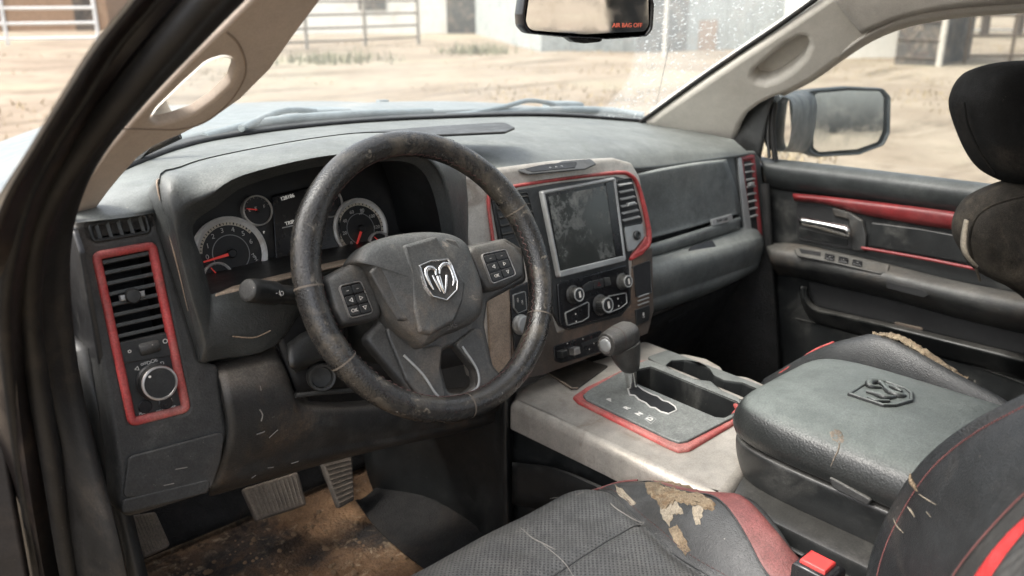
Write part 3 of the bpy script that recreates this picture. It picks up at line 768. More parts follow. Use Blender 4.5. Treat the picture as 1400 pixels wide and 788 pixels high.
for pts, marks in (([(773,428),(806,412),(806,434),(797,440),(776,446)], [(787,430),(788,440)]), ([(832,405),(857,400),(858,415),(849,422),(830,430)], [(845,409),(846,419)])):
    b = rim('climate_buttons', D, pts, .0018, .0035, M['grey'], st, r=.004, c0=.0068)
    slab('button_face', D, pts, .002, M['black'], b, r=.004, c0=.0068, bev=.0005)
    for q in marks: text('button_mark', '\u2022', D, .0092, .012, M['white'], b, px=q)
# lower switch row
lo = slab('lower_switch_row', D, [(757,474),(822,452),(829,469),(826,480),(768,497),(759,494)], .002, M['black'], st, r=.005, c0=.0032, bev=.001)
for a in ((769,484),(786,480)):
    vs, fs = box_geo(D.hit(*a,.012), (.014,.012,.014), D.u, D.v, D.n, .002); make('toggle', vs, fs, M['dchrome'] if a[0] > 780 else M['plastic2'], lo)
for a in ((776,470),(782,476),(797,464),(806,478),(812,470)): text('switch_mark', '\u2022', D, .0056, .009, M['white'], lo, px=a)
slab('switch_slot', D, [(795,470),(818,461),(820,466),(797,475)], .001, M['plastic2'], lo, c0=.0052, bev=.0004)
# coin pocket and rocker on the right edge
well_o = rim('coin_pocket', D, [(866,364),(890,356),(892,401),(870,407)], .002, .002, M['plastic2'], st, r=.003, c0=.003)
slab('pocket_shade', D, [(867,365),(889,357.5),(891,400),(870.5,406)], .0006, M['dark'], well_o, r=.003, c0=.0031, bev=0)  # flat dark plate painted in for the shade inside the pocket
for k in range(3):
    y0 = 406+k*5.5
    vs, fs = box_geo((D.hit(869.5,y0+1,.005)+D.hit(890,y0-5,.005))/2, (.030,.0022,.004), D.u, D.v, D.n, .0006); make('rib', vs, fs, M['grey'], well_o)
slab('usb_rocker', D, [(869,424),(889,417),(888,438),(871,446)], .003, M['plastic2'], st, r=.003, c0=.003, bev=.001)
text('rocker_mark', 'USB', D, .0064, .006, M['white'], st, px=(880,431), rot=1.4)
# start button column left of the stack
sb = slab('ignition_panel', D, [(697,396),(726,384),(736,470),(704,482)], .003, M['black'], st, r=.006, c0=.003, bev=.001)
slab('button_face', D, [(703,404),(718,399),(720,423),(709,428),(704,420)], .003, M['plastic2'], sb, r=.003, c0=.006, bev=.001)
rim('button_frame', D, [(702,403),(719,398),(721,424),(709,429),(703,421)], .0015, .0035, M['grey'], sb, r=.003, c0=.006)
for q in ((708,410),(714,413)): text('button_mark', '\u25AF', D, .0095, .007, M['white'], sb, px=q)
lathe('ignition_knob', D.hit(711,444,.006), D.n, [(.017,0),(.017,.004),(.0155,.006),(.015,.012),(.013,.014)], M['grey'], sb, 30)
# tray in the top of the stack
TP = Plane(D.hit(760,226,-.002), (0, -.35, .94), (0, 1, 0))
tr = slab('top_tray', TP, [(704,231),(738,222),(808,217),(816,224),(800,231),(724,238)], .002, M['plastic2'], st, r=.006, c0=.001)
slab('tray_shade', TP, [(716,231),(742,225),(790,221),(786,229),(728,235)], .0008, M['dark'], tr, r=.004, c0=.003, bev=.0002)  # dark plate gives the tray its shaded depth by colour
for q in ((752,229),(760,228),(768,227)): text('tray_mark', 'o', TP, .0042, .008, M['grey'], tr, px=q)

# ------------------------------------------------------------------ passenger side of the dash
def rowy(specs): return [P(a, b, y=y) for a, b, y in specs]
gl = loft('glove_box', [
  rowy([(840,243,.205),(900,231,.195),(950,222.5,.19),(993,217.8,.19)]),
  rowy([(840,245,.198),(900,233,.188),(950,224.5,.183),(994,219.5,.184)]),
  rowy([(840,252,.195),(900,240,.185),(950,231,.180),(996,226,.181)]),
  rowy([(840,290,.194),(905,275,.184),(960,262,.178),(1006,255,.18)]),
  rowy([(840,328,.188),(905,311,.178),(965,295,.172),(1012,283,.175)]),
  rowy([(840,341,.183),(905,322.5,.173),(965,306,.167),(1012,292,.171)]),
  ], M['glove'], dash, 6, 5, thick=.012, ang=55, label='upper glove box lid, dusty grey')
loft('lid_lip', [
  rowy([(840,348,.20),(905,329,.19),(965,311,.19),(1012,297,.19)]),
  rowy([(840,349,.173),(905,330.5,.163),(965,312,.160),(1012,297.5,.165)]),
  rowy([(840,362,.166),(905,343,.156),(965,325,.155),(1012,310,.162)]),
  rowy([(840,369,.172),(905,349,.165),(965,330,.165),(1012,315,.17)]),
  ], M['glove'], gl, 6, 4, thick=.01, ang=55)
loft('lid_gap', [rowy([(840,330,.215),(905,312,.205),(965,296,.20),(1016,280,.20)]), rowy([(840,380,.215),(905,362,.205),(965,345,.20),(1016,330,.20)])], M['dark'], gl, 4, 2, thick=.004)
loft('lower_glove_door', [
  rowy([(840,371,.185),(905,351.5,.178),(965,333,.175),(1015,317,.178),(1030,315,.19)]),
  rowy([(840,374,.165),(905,356,.158),(965,339,.155),(1016,323,.16),(1033,318,.175)]),
  rowy([(840,380,.143),(905,363,.137),(965,347,.135),(1018,332,.141),(1036,325.5,.163)]),
  rowy([(840,383,.136),(905,366,.130),(965,350,.129),(1018,335,.136),(1037,328,.159)]),
  rowy([(840,396,.130),(905,379,.124),(965,361,.124),(1018,344,.131),(1037,336,.155)]),
  rowy([(840,418,.136),(905,399,.130),(965,380,.130),(1015,363,.138),(1034,354,.16)]),
  rowy([(840,437,.150),(905,415,.144),(965,395,.144),(1010,375,.15),(1030,363,.17)]),
  rowy([(840,437,.30),(905,415,.30),(965,395,.30),(1010,375,.30),(1030,363,.30)]),
  ], M['glove'], dash, 5, 5, thick=.012, ang=60)
GH = Plane(P(958,338,y=.15), (-.05, -.75, .66))
slab('glove_pull_shade', GH, [(938,348),(946,336),(974,328),(980,337),(970,347),(950,355)], .006, M['endcap'], dash, r=.006, c0=.006, label='flat dark plate for the shade in the lower glove box finger recess')  # no hollow here, the dark colour stands in for its shade
BP = Plane(P(988,301,y=.16), (-.08, -.97, .2))
bd = slab('badge', BP, [(972.5,300.5),(1001,292.5),(1002.5,301.5),(974.5,310)], .004, M['grey'], gl, r=.003, c0=.0, bev=.0012, label='silver name badge')
text('badge_text', 'RAM 1500', BP, .0042, .0085, M['plastic'], bd, px=(987.5,301), bold=.0002, th=.0002)
# end panel with passenger vent
EP = Plane(P(1020,270,y=.185), (-.12, -.97, .2))
ep = slab('end_panel', EP, [(985,216),(1000,206),(1034,206),(1041,216),(1052,330),(1046,350),(1030,345),(1012,318),(1008,280)], .05, M['pad'], dash, r=.012, c0=-.05, bev=.008)
pv = rim('air_vent', EP, [(1012,214),(1033,211),(1045,332),(1040,342),(1027,344)], .014, .006, M['redd'], dash, r=.008, label='red ringed passenger side air vent')
slab('duct', EP, [(1016,220),(1032,217),(1042,330),(1029,338)], .001, M['dark'], pv, r=.004, c0=.0006, bev=0)  # dark sheet behind the slats replaces the shade of a duct
slats(EP, ((1018,222),(1031,220),(1037,300),(1026,303)), 8, M['grey'], pv, c=.006, deep=.008, th=.0035, tilt=.5)
slab('vent_edge', EP, [(1009,216),(1014,215),(1028,312),(1025,330),(1019,318)], .006, M['grey'], pv, r=.003, c0=.0005, bev=.002)
vs, fs = box_geo(EP.hit(1027,252,.009), (.016,.008,.008), EP.u, EP.v, EP.n, .002); make('vent_tab', vs, fs, M['grey'], pv)
# under-dash closing panel, passenger side, with its little slot
loft('lower_dash_panel', [rowy([(800,470,.20),(900,430,.20),(1035,370,.22)]), rowy([(800,520,.26),(900,470,.28),(1035,420,.30)]), rowy([(800,560,.40),(900,520,.42),(1040,480,.42)])], M['carpetd'], dash, 4, 4, thick=.01)
slab('dash_slot', Plane(P(925,435,y=.19), (0,-.9,-.3)), [(914,440),(938,427),(940,430),(917,443)], .002, M['plastic2'], dash, r=.002)
# ------------------------------------------------------------------ steering wheel
WT = rad(26.3)
WC = V((-.363, .002, 1.248))
W = Plane.__new__(Plane); W.o = WC.copy(); W.u = V((1, 0, 0)); W.v = V((0, math.sin(WT), math.cos(WT))); W.n = V((0, -math.cos(WT), math.sin(WT)))
sw = thing('steering_wheel', 'worn black leather steering wheel with scuffed hub and chrome shield emblem', 'steering wheel', tuple(WC))
RM, RA, RB = .1795, .0168, .0192
def wring(RM, ra, rb, a0, a1, n, m=20, closed=False):
    rows = []
    for i in range(n+(0 if closed else 1)):
        a = a0+(a1-a0)*i/n; d = W.u*math.cos(a)+W.v*math.sin(a)
        bump = 1.0
        for c_ in (rad(28), rad(152)):     # thicker thumb grips
            bump += .10*math.exp(-((a-c_+PI) % (2*PI)-PI)**2/.05)
        rows.append([WC+d*(RM+math.cos(b)*ra*bump)+W.n*(math.sin(b)*rb) for b in [2*PI*k/m for k in range(m)]])
    return rows
vs, fs = loft_geo(wring(RM, RA, RB, 0, 2*PI, 128, 22, True), 1, 1, cu=True, cv=True)
rm = make('rim', vs, fs, M['leather'], sw, 180)
for a in (174, 20, -32, -94, 205):
    a = rad(a); vs, fs = loft_geo(wring(RM, RA*1.012+.0002, RB*1.012+.0002, a-.006, a+.006, 2, 22), 1, 1, cu=True)
    make('seam', vs, fs, M['seamtan'], rm, 180)
# lacing round the inside of the rim
lace = MB()
for i in range(210):
    a = rad(-30+240*i/210) if i < 150 else rad(215+(i-150)*1.9)
    a = 2*PI*i/210
    d = W.u*math.cos(a)+W.v*math.sin(a); t = W.n.cross(d)
    o = WC+d*(RM-RA*.97)+W.n*.004
    ax = (W.n*.8+t*(.6 if i % 2 else -.6)).normalized()
    v_, f_ = tube_geo([o-ax*.0035-d*.0003, o+ax*.0035-d*.0003], .0006, 5); lace.add(v_, f_)
lace.build('lacing', M['stitchg'], rm)

# hub armature behind the cover
slab('spoke_plate', W, [(444,378),(484,356),(526,330),(590,318),(640,335),(692,325),(716,340),(722,384),(694,398),(668,412),(664,445),(676,500),(694,520),(650,548),(600,556),(572,552),(540,512),(498,462),(520,440),(512,432),(472,446),(456,428)],
     .016, M['wheelp'], sw, r=[.01]*6+[.012]*16, bev=.006, c0=-.022, holes=[([(606,479),(624,472),(650,505),(652,526),(636,538),(614,537),(605,503)], .01)])
slab('lower_spoke', W, [(523,440),(580,476),(606,470),(602,505),(612,545),(578,549),(556,520)], .008, M['wheelp'], sw, r=.008, bev=.003, c0=-.008)
slab('lower_spoke', W, [(622,470),(650,448),(660,450),(672,500),(690,520),(656,546),(653,507)], .008, M['wheelp'], sw, r=.008, bev=.003, c0=-.008)
tube('spoke_edge', [W.hit(a,b,.001) for a,b in ((552,486),(578,512),(594,536),(606,549))], .0018, M['grey'], sw, 8, sub=4)
tube('spoke_edge', [W.hit(a,b,.0005) for a,b in ((632,474),(652,505),(654,527),(640,540))], .0018, M['grey'], sw, 8, sub=4)
# side pods that carry the buttons
def pod(px, name='spoke_pod'):
    o = ccw(fillet(W.uvs(px, .012), .010))
    cx = sum((p for p in o), V((0, 0)))/len(o)
    rows = []
    for s, c in ((1, -.012), (1, .002), (.985, .006), (.95, .009), (.88, .0115), (.6, .013), (.0, .0135)):
        rows.append([W.w(cx.x+(p.x-cx.x)*s, cx.y+(p.y-cx.y)*s, c) for p in o])
    return loft(name, rows, M['wheelp'], sw, 1, 2, cu=True, ang=60)
pl_ = pod([(446,380),(486,357),(500,366),(516,402),(526,434),(496,441),(470,446),(458,425)])
pr_ = pod([(640,337),(688,326),(706,336),(718,352),(718,378),(692,393),(668,398),(656,380)])
def buttons(par, quad, r=.006):
    b = slab('button_panel', W, quad, .002, M['black'], par, r=r, bev=.0008, c0=.0135)
    rim('button_bezel', W, quad, .0018, .003, M['dchrome'], par, r=r, c0=.0135)
    tl, tr, br, bl = quad
    def q(s, t): return lerp2(lerp2(tl, tr, s), lerp2(bl, br, s), t)
    for row, (t0, t1) in enumerate(((.09,.32),(.37,.63),(.67,.93))):
        for (s0, s1) in ((.08,.48),(.52,.92)):
            slab('button', W, [q(s0,t0),q(s1,t0),q(s1,t1),q(s0,t1)], .002, M['plastic2'], par, r=.002, bev=.0007, c0=.0155)
            g_ = {0: '\u2013', 1: ('\u25C1' if s0 < .3 else '\u25B7'), 2: ('OK' if s0 < .3 else '\u25BD')}[row]
            text('button_mark', g_, W, .0177, .0062, M['white'], par, px=q((s0+s1)/2, (t0+t1)/2))
buttons(pl_, [(463,390),(494,383),(512,428),(479,436)])
buttons(pr_, [(658,347),(692,340),(707,376),(673,389)])
# airbag cover
cov = [(484,357),(500,335),(526,324),(558,318),(590,316.5),(617,320.5),(637,333),(647,357),(656,382),(660,404),(658,428),(648,441),(628,452),(608,459),(582,474),(570,469),(540,443),(523,415),(508,380),(497,363)]
cc = W.uv(586,392,.03)
o = [W.uv(a,b,.02) for a,b in cov]
rows = []
for s, c in ((1.0,-.012),(1.0,.012),(.985,.020),(.95,.026),(.86,.031),(.7,.034),(.4,.037),(.0,.038)):
    rows.append([W.w(cc.x+(p.x-cc.x)*s, cc.y+(p.y-cc.y)*s, c) for p in o])
ac = loft('airbag_cover', rows, M['hub'], sw, 4, 2, cu=True, ang=60)
# pressed facets of the cover
def facet(px, h, c0, m_, bev=.003):
    return slab('cover_facet', W, px, h, m_, ac, r=.004, bev=bev, c0=c0)
facet([(506,372),(522,352),(543,402),(562,440),(545,438),(528,412)], .004, .028, M['wheelp'], .0035)
facet([(552,335),(597,322),(616,352),(637,386),(634,412),(622,440),(590,458),(574,455),(566,420),(560,372)], .005, .0325, M['hub'], .0045)
facet([(606,324),(624,328),(640,350),(648,400),(646,428),(640,432),(640,386),(622,350)], .004, .029, M['wheelp'], .0035)
text('airbag_mark', 'SRS', W, .0342, .011, M['plastic'], ac, px=(618,446), th=.0002)
# emblem
EC = .038
emb = slab('emblem', W, [(572.5,362),(589,355),(613.5,353),(619.5,362),(627.5,385),(626.5,397),(612,412),(592,406.5),(583,394)], .003, M['plastic'], ac, r=.002, bev=.001, c0=EC-.001, label='chrome shield with a horned head')
rim('shield_frame', W, [(572.5,362),(589,355),(613.5,353),(619.5,362),(627.5,385),(626.5,397),(612,412),(592,406.5),(583,394)], .0030, .0042, M['chrome'], emb, r=.002, c0=EC+.001)
def etube(pts, rs, name='horn'):
    q = [W.hit(530+a/5.629, 330+b/5.629, EC+.004) for a, b in pts]
    vs, fs = tube_geo(q, rs, 10, False, 4); make(name, vs, fs, M['chrome'], emb, 60)
etube([(372,262),(362,222),(330,205),(300,215),(292,245),(305,285),(330,335),(352,372)], [.0016,.0026,.0032,.0032,.0028,.0024,.0018,.0010])
etube([(398,252),(402,208),(428,180),(462,182),(484,215),(502,262),(510,305),(500,345)], [.0016,.0026,.0032,.0032,.0028,.0026,.0024,.0012])
etube([(385,268),(398,310),(418,360),(436,402)], [.0034,.0034,.0026,.0010], 'muzzle')
etube([(452,262),(450,310),(446,360),(440,402)], [.0020,.0020,.0016,.0008], 'muzzle')
etube([(345,262),(362,300),(385,345),(408,388)], [.0014,.0018,.0015,.0008], 'muzzle')

# ------------------------------------------------------------------ column and stalk
co = thing('steering_column', 'dark steering column shroud with ignition ring below the wheel', 'steering column', tuple(WC+V((0,.12,-.06))))
rows = []
for t, s in ((.035, .75), (.06, .95), (.12, 1.0), (.20, 1.05), (.28, 1.05)):
    o = WC - W.n*t + V((0, 0, -.012))
    pts = [(-.062,.030),(-.070,-.02),(-.060,-.065),(0,-.085),(.060,-.065),(.070,-.02),(.062,.030),(0,.048)]
    rows.append([o+W.u*a*s+W.v*b*s for a, b in pts])
loft('column_shroud', rows, M['plastic2'], co, 4, 3, cu=True, cap=True, ang=60)
a = P(446,520,y=.07)
lathe('ignition_ring', a+V((.0,.02,0)), V((-.25,-.9,.25)), [(.017,0),(.0185,.008),(.019,.02),(.0175,.024),(.0145,.0235),(.013,.016),(.001,.015)], M['plastic2'], co, 30)
rows = [[P(392,470,y=.09),P(420,452,y=.09),P(470,440,y=.09)],[P(396,500,y=.07),P(422,488,y=.07),P(470,480,y=.07)],[P(404,508,y=.085),P(430,498,y=.085),P(470,492,y=.085)],[P(404,512,y=.13),P(430,502,y=.13),P(470,496,y=.13)]]
loft('tilt_lever_bezel', rows, M['plastic2'], co, 3, 3, thick=.006)
rows = [[P(368,425,y=.13),P(400,415,y=.13),P(480,400,y=.13),P(640,380,y=.13)],[P(378,470,y=.125),P(410,460,y=.125),P(500,450,y=.125),P(650,430,y=.125)],[P(402,535,y=.11),P(440,530,y=.11),P(520,520,y=.115),P(660,490,y=.12)]]
loft('column_niche_shade', rows, M['dark'], co, 3, 3, thick=.01)  # near-black sheet stands in for the deep shade of the niche
lp = [P(404,541,y=.088),P(440,537,y=.086),P(480,534,y=.086),P(520,530,y=.09)]
tube('niche_edge', lp, .0035, M['plastic'], co, 8, sub=4)
s0, s1, s2 = P(338,397,y=.055), P(404,405,y=.085), P(470,420,y=.12)
ax = (s1-s0).normalized()
stk = lathe('stalk', s0, ax, [(.0128,0),(.0145,.004),(.0150,.010),(.0150,.045),(.0140,.050),(.0128,.0505),(.012,.054),(.0125,.075),(.011,.12),(.010,.2)], M['plastic2'], co, 30)
lathe('stalk_cap', s0-ax*.0015, ax, [(.009,0),(.0118,.0006),(.0132,.002),(.0134,.0045)], M['plastic'], stk, 30)
for t, s in ((.040,'('),(.044,'O'),(.034,'-')):
    pl = Plane(s0+ax*t, (ax.cross(V((0,0,1)))*1.0+V((0,0,.25))).normalized()); 
    if pl.n.dot(CAM-pl.o) < 0: pl = Plane(s0+ax*t, -(ax.cross(V((0,0,1)))).normalized())
    text('stalk_mark', s, pl, .0152, .008, M['white'], stk, at=(0,-.002))
# ------------------------------------------------------------------ centre console
K = Plane((.02, -.05, .965), (0, 0, 1), (0, 1, 0))
con = thing('center_console', 'stained silver centre console with red edged shifter plate and cup holders', 'console', (.02, -.05, .62))
bin_ = [(868,512),(872,505),(890,501),(1008,549),(1013,555),(1006,563),(990,571),(978,570),(870,524)]
cupA = [(911,499),(918,493),(935,492),(955,496),(970,504),(976,513),(990,520),(1015,523),(1034,531),(1040,540),(1034,546),(1016,547),(996,541),(982,530),(972,521),(955,519),(935,515),(918,508)]
slab('console_trim', K, [(697,549),(708,530),(745,509),(820,488),(880,463),(1052,528),(1060,560),(1030,630),(992,682),(962,674),(830,610)], .05, M['silver'], con, r=[.01,.02,.02,.01,.02,.01,.0,.02,.01,0,0], bev=.014, c0=-.05,
     holes=[([(866,512),(872,502),(890,497),(1012,548),(1017,556),(1008,566),(990,574),(978,573),(868,526)], .004), ([(908,500),(916,490),(936,489),(958,494),(974,503),(980,512),(992,517),(1016,520),(1038,530),(1044,540),(1036,549),(1016,550),(994,544),(980,532),(970,524),(955,522),(934,518),(915,510)], .002)])
slab('front_mat', K, [(748,510),(800,492),(832,500),(790,531),(782,531)], .002, M['rubber'], con, r=.006, c0=.0005, bev=.0008)
tube('mat_edge', [K.hit(a,b,.003) for a,b in ((748,510),(782,531.5),(790,531))], .0022, M['brownp'], con, 8, sub=1)
bez = slab('shifter_bezel', K, [(783,541),(800,529),(850,505),(868,494),(884,491),(1008,543),(1016,557),(1006,576),(943,613),(928,615),(915,610),(790,548)], .006, M['red'], con, r=[.006,.006,0,.006,.012,.012,.012,.006,.01,.006,0,.004], bev=.0045, c0=.0005, label='red plastic ring round the shifter plate',
     holes=[([(803,540),(810,533),(858,506),(872,499),(880,497),(1000,545),(1006,556),(998,566),(940,596),(928,598),(916,594),(808,545)], .004)])
pl_ = slab('shifter_plate', K, [(797,540),(806,532),(858,503),(872,496),(886,491),(1010,543),(1016,556),(1002,570),(940,602),(928,604),(916,600),(802,546)], .004, M['grey2'] if 'grey2' in M else M['pad'], con, r=[.004,.006,0,.006,.01,.01,.01,.006,.008,.006,0,.004], bev=.002, c0=.0066,
     holes=[(bin_, .004)])
well('storage_bin', K, bin_, .075, M['plastic2'], con, r=.004, c0=.0105, taper=.004)
slab('cup_surround', K, [(884,488),(912,478),(1050,530),(1048,552),(1020,556),(960,530)], .004, M['pad'], con, r=.01, bev=.002, c0=.0016, holes=[(cupA, .002)])
well('cup_holder', K, cupA, .07, M['plastic2'], con, r=.002, c0=.0055, taper=.003)
# notched slot of the selector
gate = [(858,531),(863,526),(872,528),(880,534),(892,540),(899,542),(906,548),(914,550),(923,556),(925,561),(914,566),(903,563),(896,558),(889,557),(883,551),(874,547),(868,541),(861,540)]
slab('gate_slot_shade', K, gate, .0006, M['dark'], con, r=.001, c0=.0106, bev=0)  # thin dark plate painted as the shade in the slot
tube('gate_edge', [K.hit(a,b,.0112) for a,b in gate], .0014, M['gate'], con, 6, closed=True)
for px, s in (((834,547),'P'),((857,558),'R'),((874,566),'N'),((889,573),'D')):
    text('gear_mark', s, K, .0108, .014, M['white'], con, px=px, rot=-.1, bold=.0004)
slab('gear_frame', K, [(881,573),(888,567),(898,573),(890,580)], .0004, M['grey'], con, c0=.0106, bev=0, holes=[([(883,573),(888,568.4),(896,573),(890,578.6)], 0)])

# selector lever
b0 = K.hit(864,533,.008)
lv = thing('gear_lever', 'worn black gear lever with chrome shaft standing in the red ringed plate', 'gear lever', tuple(b0))
hx = V((-.985, -.12, .06)).normalized()
top = P(846,466,y=b0.y+.012)
tube('shaft', [b0, b0+V((-.003,.002,.028)), b0+V((-.006,.004,.045))], [.0085,.0105,.012], M['chrome'], lv, 14, sub=3)
def sec(o, e1, e2, a, b, n=16, p=2.4):
    out = []
    for k in range(n):
        t = 2*PI*k/n; c_, s_ = math.cos(t), math.sin(t)
        out.append(o+e1*(a*math.copysign(abs(c_)**(2/p), c_))+e2*(b*math.copysign(abs(s_)**(2/p), s_)))
    return out
ey = V((0,1,0))
neck0 = b0+V((-.005,.004,.036))
hc = top+V((.004,.002,.0))
rows = [sec(neck0, V((1,0,0)), ey, .0135, .0125), sec(neck0+V((.0,0,.004)), V((1,0,0)), ey, .0165, .0155)]
for t, a, b in ((.3,.0215,.0200),(.6,.0265,.0225),(.85,.0305,.0235)):
    rows.append(sec(neck0.lerp(hc+V((.006,0,0)), t), V((1,0,.1)).normalized(), ey, a, b))
loft('grip_neck', rows, M['gripm'] if 'gripm' in M else M['leather'], lv, 1, 4, cu=True, cap=True, ang=60)
rows = []
e1 = V((.06,0,.99)).normalized()
for t, a, b in ((-.040,.0170,.0170),(-.0385,.0184,.0184),(-.028,.0200,.020),(-.012,.0230,.0220),(.006,.0252,.0235),(.022,.0250,.023),(.033,.0215,.020),(.039,.012,.012),(.0405,.002,.002)):
    rows.append(sec(hc-hx*t+V((0,0,.001)), e1, ey, a, b))
gh = loft('grip_head', rows, M['gripm'], lv, 1, 3, cu=True, cap=True, ang=60)
lathe('button_ring', hc+hx*.0385, hx, [(.0145,0),(.0150,.001),(.0140,.0025),(.0118,.0028),(.011,.001)], M['dchrome'], gh, 30, cap=False)
lathe('release_button', hc+hx*.0385, hx, [(.0112,0),(.0112,.0032),(.0095,.0046),(.005,.005)], M['grey'], gh, 26)
rows = [sec(hc-hx*(-.0125+.0001*k)+V((0,0,.001)), e1, ey, .0231+.0002*(k % 2), .0221) for k in (0, 6, 12)]
loft('grip_seam', [[p+(p-hc).normalized()*.0004 for p in r] for r in rows], M['stitchg'], gh, 1, 1, cu=True)

# console flank and tunnel
CS = Plane((-.135, -.1, .8), (-1, 0, 0))
slab('side_panel', CS, [(700,556),(830,612),(985,684),(1010,700),(1010,860),(690,760),(692,620)], .02, M['plastic2'], con, bev=.004, c0=-.02)
loft('under_trim', [[K.hit(a,b,-.03)+V((.008,0,0)) for a,b in ((699,553),(830,614),(990,686))],[P(a,b,x=-.137) for a,b in ((704,590),(830,640),(990,715))]], M['dark'], con, 3, 1, thick=.006)
loft('map_pocket', [
  [P(a,b,x=-.16) for a,b in ((700,632),(760,640),(830,668),(900,705))],
  [P(a,b,x=-.165) for a,b in ((700,638),(752,646),(822,676),(890,714))],
  [P(a,b,x=-.160) for a,b in ((700,690),(752,700),(822,728),(890,770))]], M['plastic2'], con, 5, 3, thick=.012)
# upright flank of the stack down to the floor, with a rounded corner
tn = thing('tunnel_panel', 'scuffed black kick panel under the centre stack beside the driver footwell', 'trim panel', (-.17, .15, .62))
loft('flank', [
  [P(495,590,y=.50),P(500,640,y=.46),P(520,690,y=.44),P(560,740,y=.40)],
  [P(575,560,y=.33),P(585,640,y=.33),P(600,700,y=.31),P(625,740,y=.30)],
  [P(672,540,y=.13),P(672,610,y=.13),P(672,690,y=.13),P(672,735,y=.13)],
  [P(688,530,y=.085),P(688,610,y=.085),P(690,700,y=.085),P(690,740,y=.085)],
  [P(697,530,y=.085),P(697,610,y=.085),P(699,700,y=.085),P(699,740,y=.085)],
  [P(706,530,y=.13),P(706,610,y=.13),P(708,700,y=.13),P(708,740,y=.13)]], M['plastic2'], tn, 5, 5, thick=.008)

# ------------------------------------------------------------------ folded centre armrest
def rbox_rows(c, hx_, hy, zs, p=7, n=48, skew=0.0):
    rows = []
    for z, s, e in zs:
        r = []
        for k in range(n):
            t = 2*PI*k/n; cx_, sx_ = math.cos(t), math.sin(t)
            r.append(V((c[0]+(hx_-e)*s*math.copysign(abs(cx_)**(2/p), cx_), c[1]+(hy-e)*s*math.copysign(abs(sx_)**(2/p), sx_), z)))
        rows.append(r)
    return rows
AX0, AX1, AY0, AY1 = -.095, .190, -.80, -.272
ac_, ahx, ahy = ((AX0+AX1)/2, (AY0+AY1)/2), (AX1-AX0)/2, (AY1-AY0)/2
arm = thing('armrest_console', 'closed armrest bin with dusty lid, top painted with a green grey highlight, and pressed emblem between the seats', 'armrest', (ac_[0], ac_[1], .62))
ZS, ZT = 1.022, 1.082
def lidrow(z, e): return (z, 1, e)
zs = [lidrow(ZS, .004), lidrow(ZS+.003, 0), lidrow(ZS+.016, -.003), lidrow(ZS+.030, -.001), lidrow(ZS+.042, .004), lidrow(ZS+.050, .012), lidrow(ZS+.0555, .024), lidrow(ZS+.0585, .045), lidrow(ZS+.0612, .08), lidrow(ZS+.0626, .1405)]
lid = loft('armrest_lid', rbox_rows(ac_, ahx, ahy, zs, 6), M['lid'], arm, 1, 3, cu=True, cap=True, ang=60)
zs = [lidrow(.93, .03), lidrow(.955, .014), lidrow(.985, .005), lidrow(1.010, .002), lidrow(1.016, .004)]
loft('bin_body', rbox_rows(ac_, ahx, ahy, zs, 6), M['plastic2'], arm, 1, 3, cu=True, cap=True, ang=60)
slab('lid_latch', Plane((AX0-.001, -.47, 1.016), (-1, 0, .1)), [(1131,650),(1192,684),(1186,692),(1138,668)], .004, M['plastic'], arm, r=.004, c0=.001)
rows = [
 [V((-.104,-.335,.956)),V((-.108,-.50,.958)),V((-.108,-.62,.96)),V((-.106,-.82,.96))],
 [V((-.124,-.330,.949)),V((-.128,-.50,.951)),V((-.128,-.62,.952)),V((-.126,-.82,.952))],
 [V((-.132,-.328,.930)),V((-.136,-.50,.930)),V((-.136,-.62,.93)),V((-.134,-.82,.93))],
 [V((-.143,-.325,.62)),V((-.147,-.50,.62)),V((-.147,-.62,.62)),V((-.145,-.82,.62))]]
rows = [[V((-.05,-.30,.958))]+[V((-.05,-.5,.960)),V((-.05,-.62,.96)),V((-.05,-.82,.96))]]+rows
rows = [[V((r[0].x+.02,-.300,r[0].z-.004))]+r for r in rows]
loft('armrest_base', rows, M['plastic2'], arm, 4, 4, thick=.02, ang=60)
# pressed emblem on the lid
LP = Plane((ac_[0], ac_[1], ZS+.0625), (0, 0, 1), (0, 1, 0))
emp = [(1158,536.5),(1189,517),(1212,519),(1240,529),(1249,536),(1249,546),(1226,553),(1208,553)]
em2 = slab('lid_emblem', LP, emp, .0022, M['lid'], lid, r=.003, bev=.0015, c0=-.0002, label='pressed shield emblem with horned head')
rim('emblem_rim', LP, emp, .005, .0028, M['lid'], em2, r=.003, c0=.0016)
def ltube(pts, rs):
    q = [LP.hit(1140+a/10.77, 500+b/10.77, .004) for a, b in pts]
    vs, fs = tube_geo(q, rs, 10, False, 4); make('horn', vs, fs, M['lid'], em2, 60)
ltube([(760,330),(680,250),(560,240),(520,280),(560,310),(700,320)], [.002,.0045,.006,.006,.004,.002])
ltube([(760,340),(840,400),(960,440),(1060,440)], [.004,.005,.005,.002])
ltube([(480,380),(620,420),(760,470),(900,460)], [.002,.004,.005,.002])
ltube([(820,300),(920,340),(1000,380)], [.002,.004,.002])
ltube([(500,470),(640,520),(820,520)], [.002,.003,.002])
# seat belt buckle
bk = thing('seat_belt_buckle', 'black seat belt buckle with red release button beside the armrest bin', 'buckle', tuple(P(1120,780,x=-.20)))
bx = P(1120,772,x=-.20)
vs, fs = box_geo(bx+V((0,0,-.025)), (.036,.046,.05), bev=.005); make('buckle_body', vs, fs, M['black'], bk)
vs, fs = box_geo(bx+V((-.0,.002,.001)), (.025,.030,.008), bev=.0025); make('release_button', vs, fs, mat('buckle_red', (.62,.05,.045), .4, grain=None), bk)

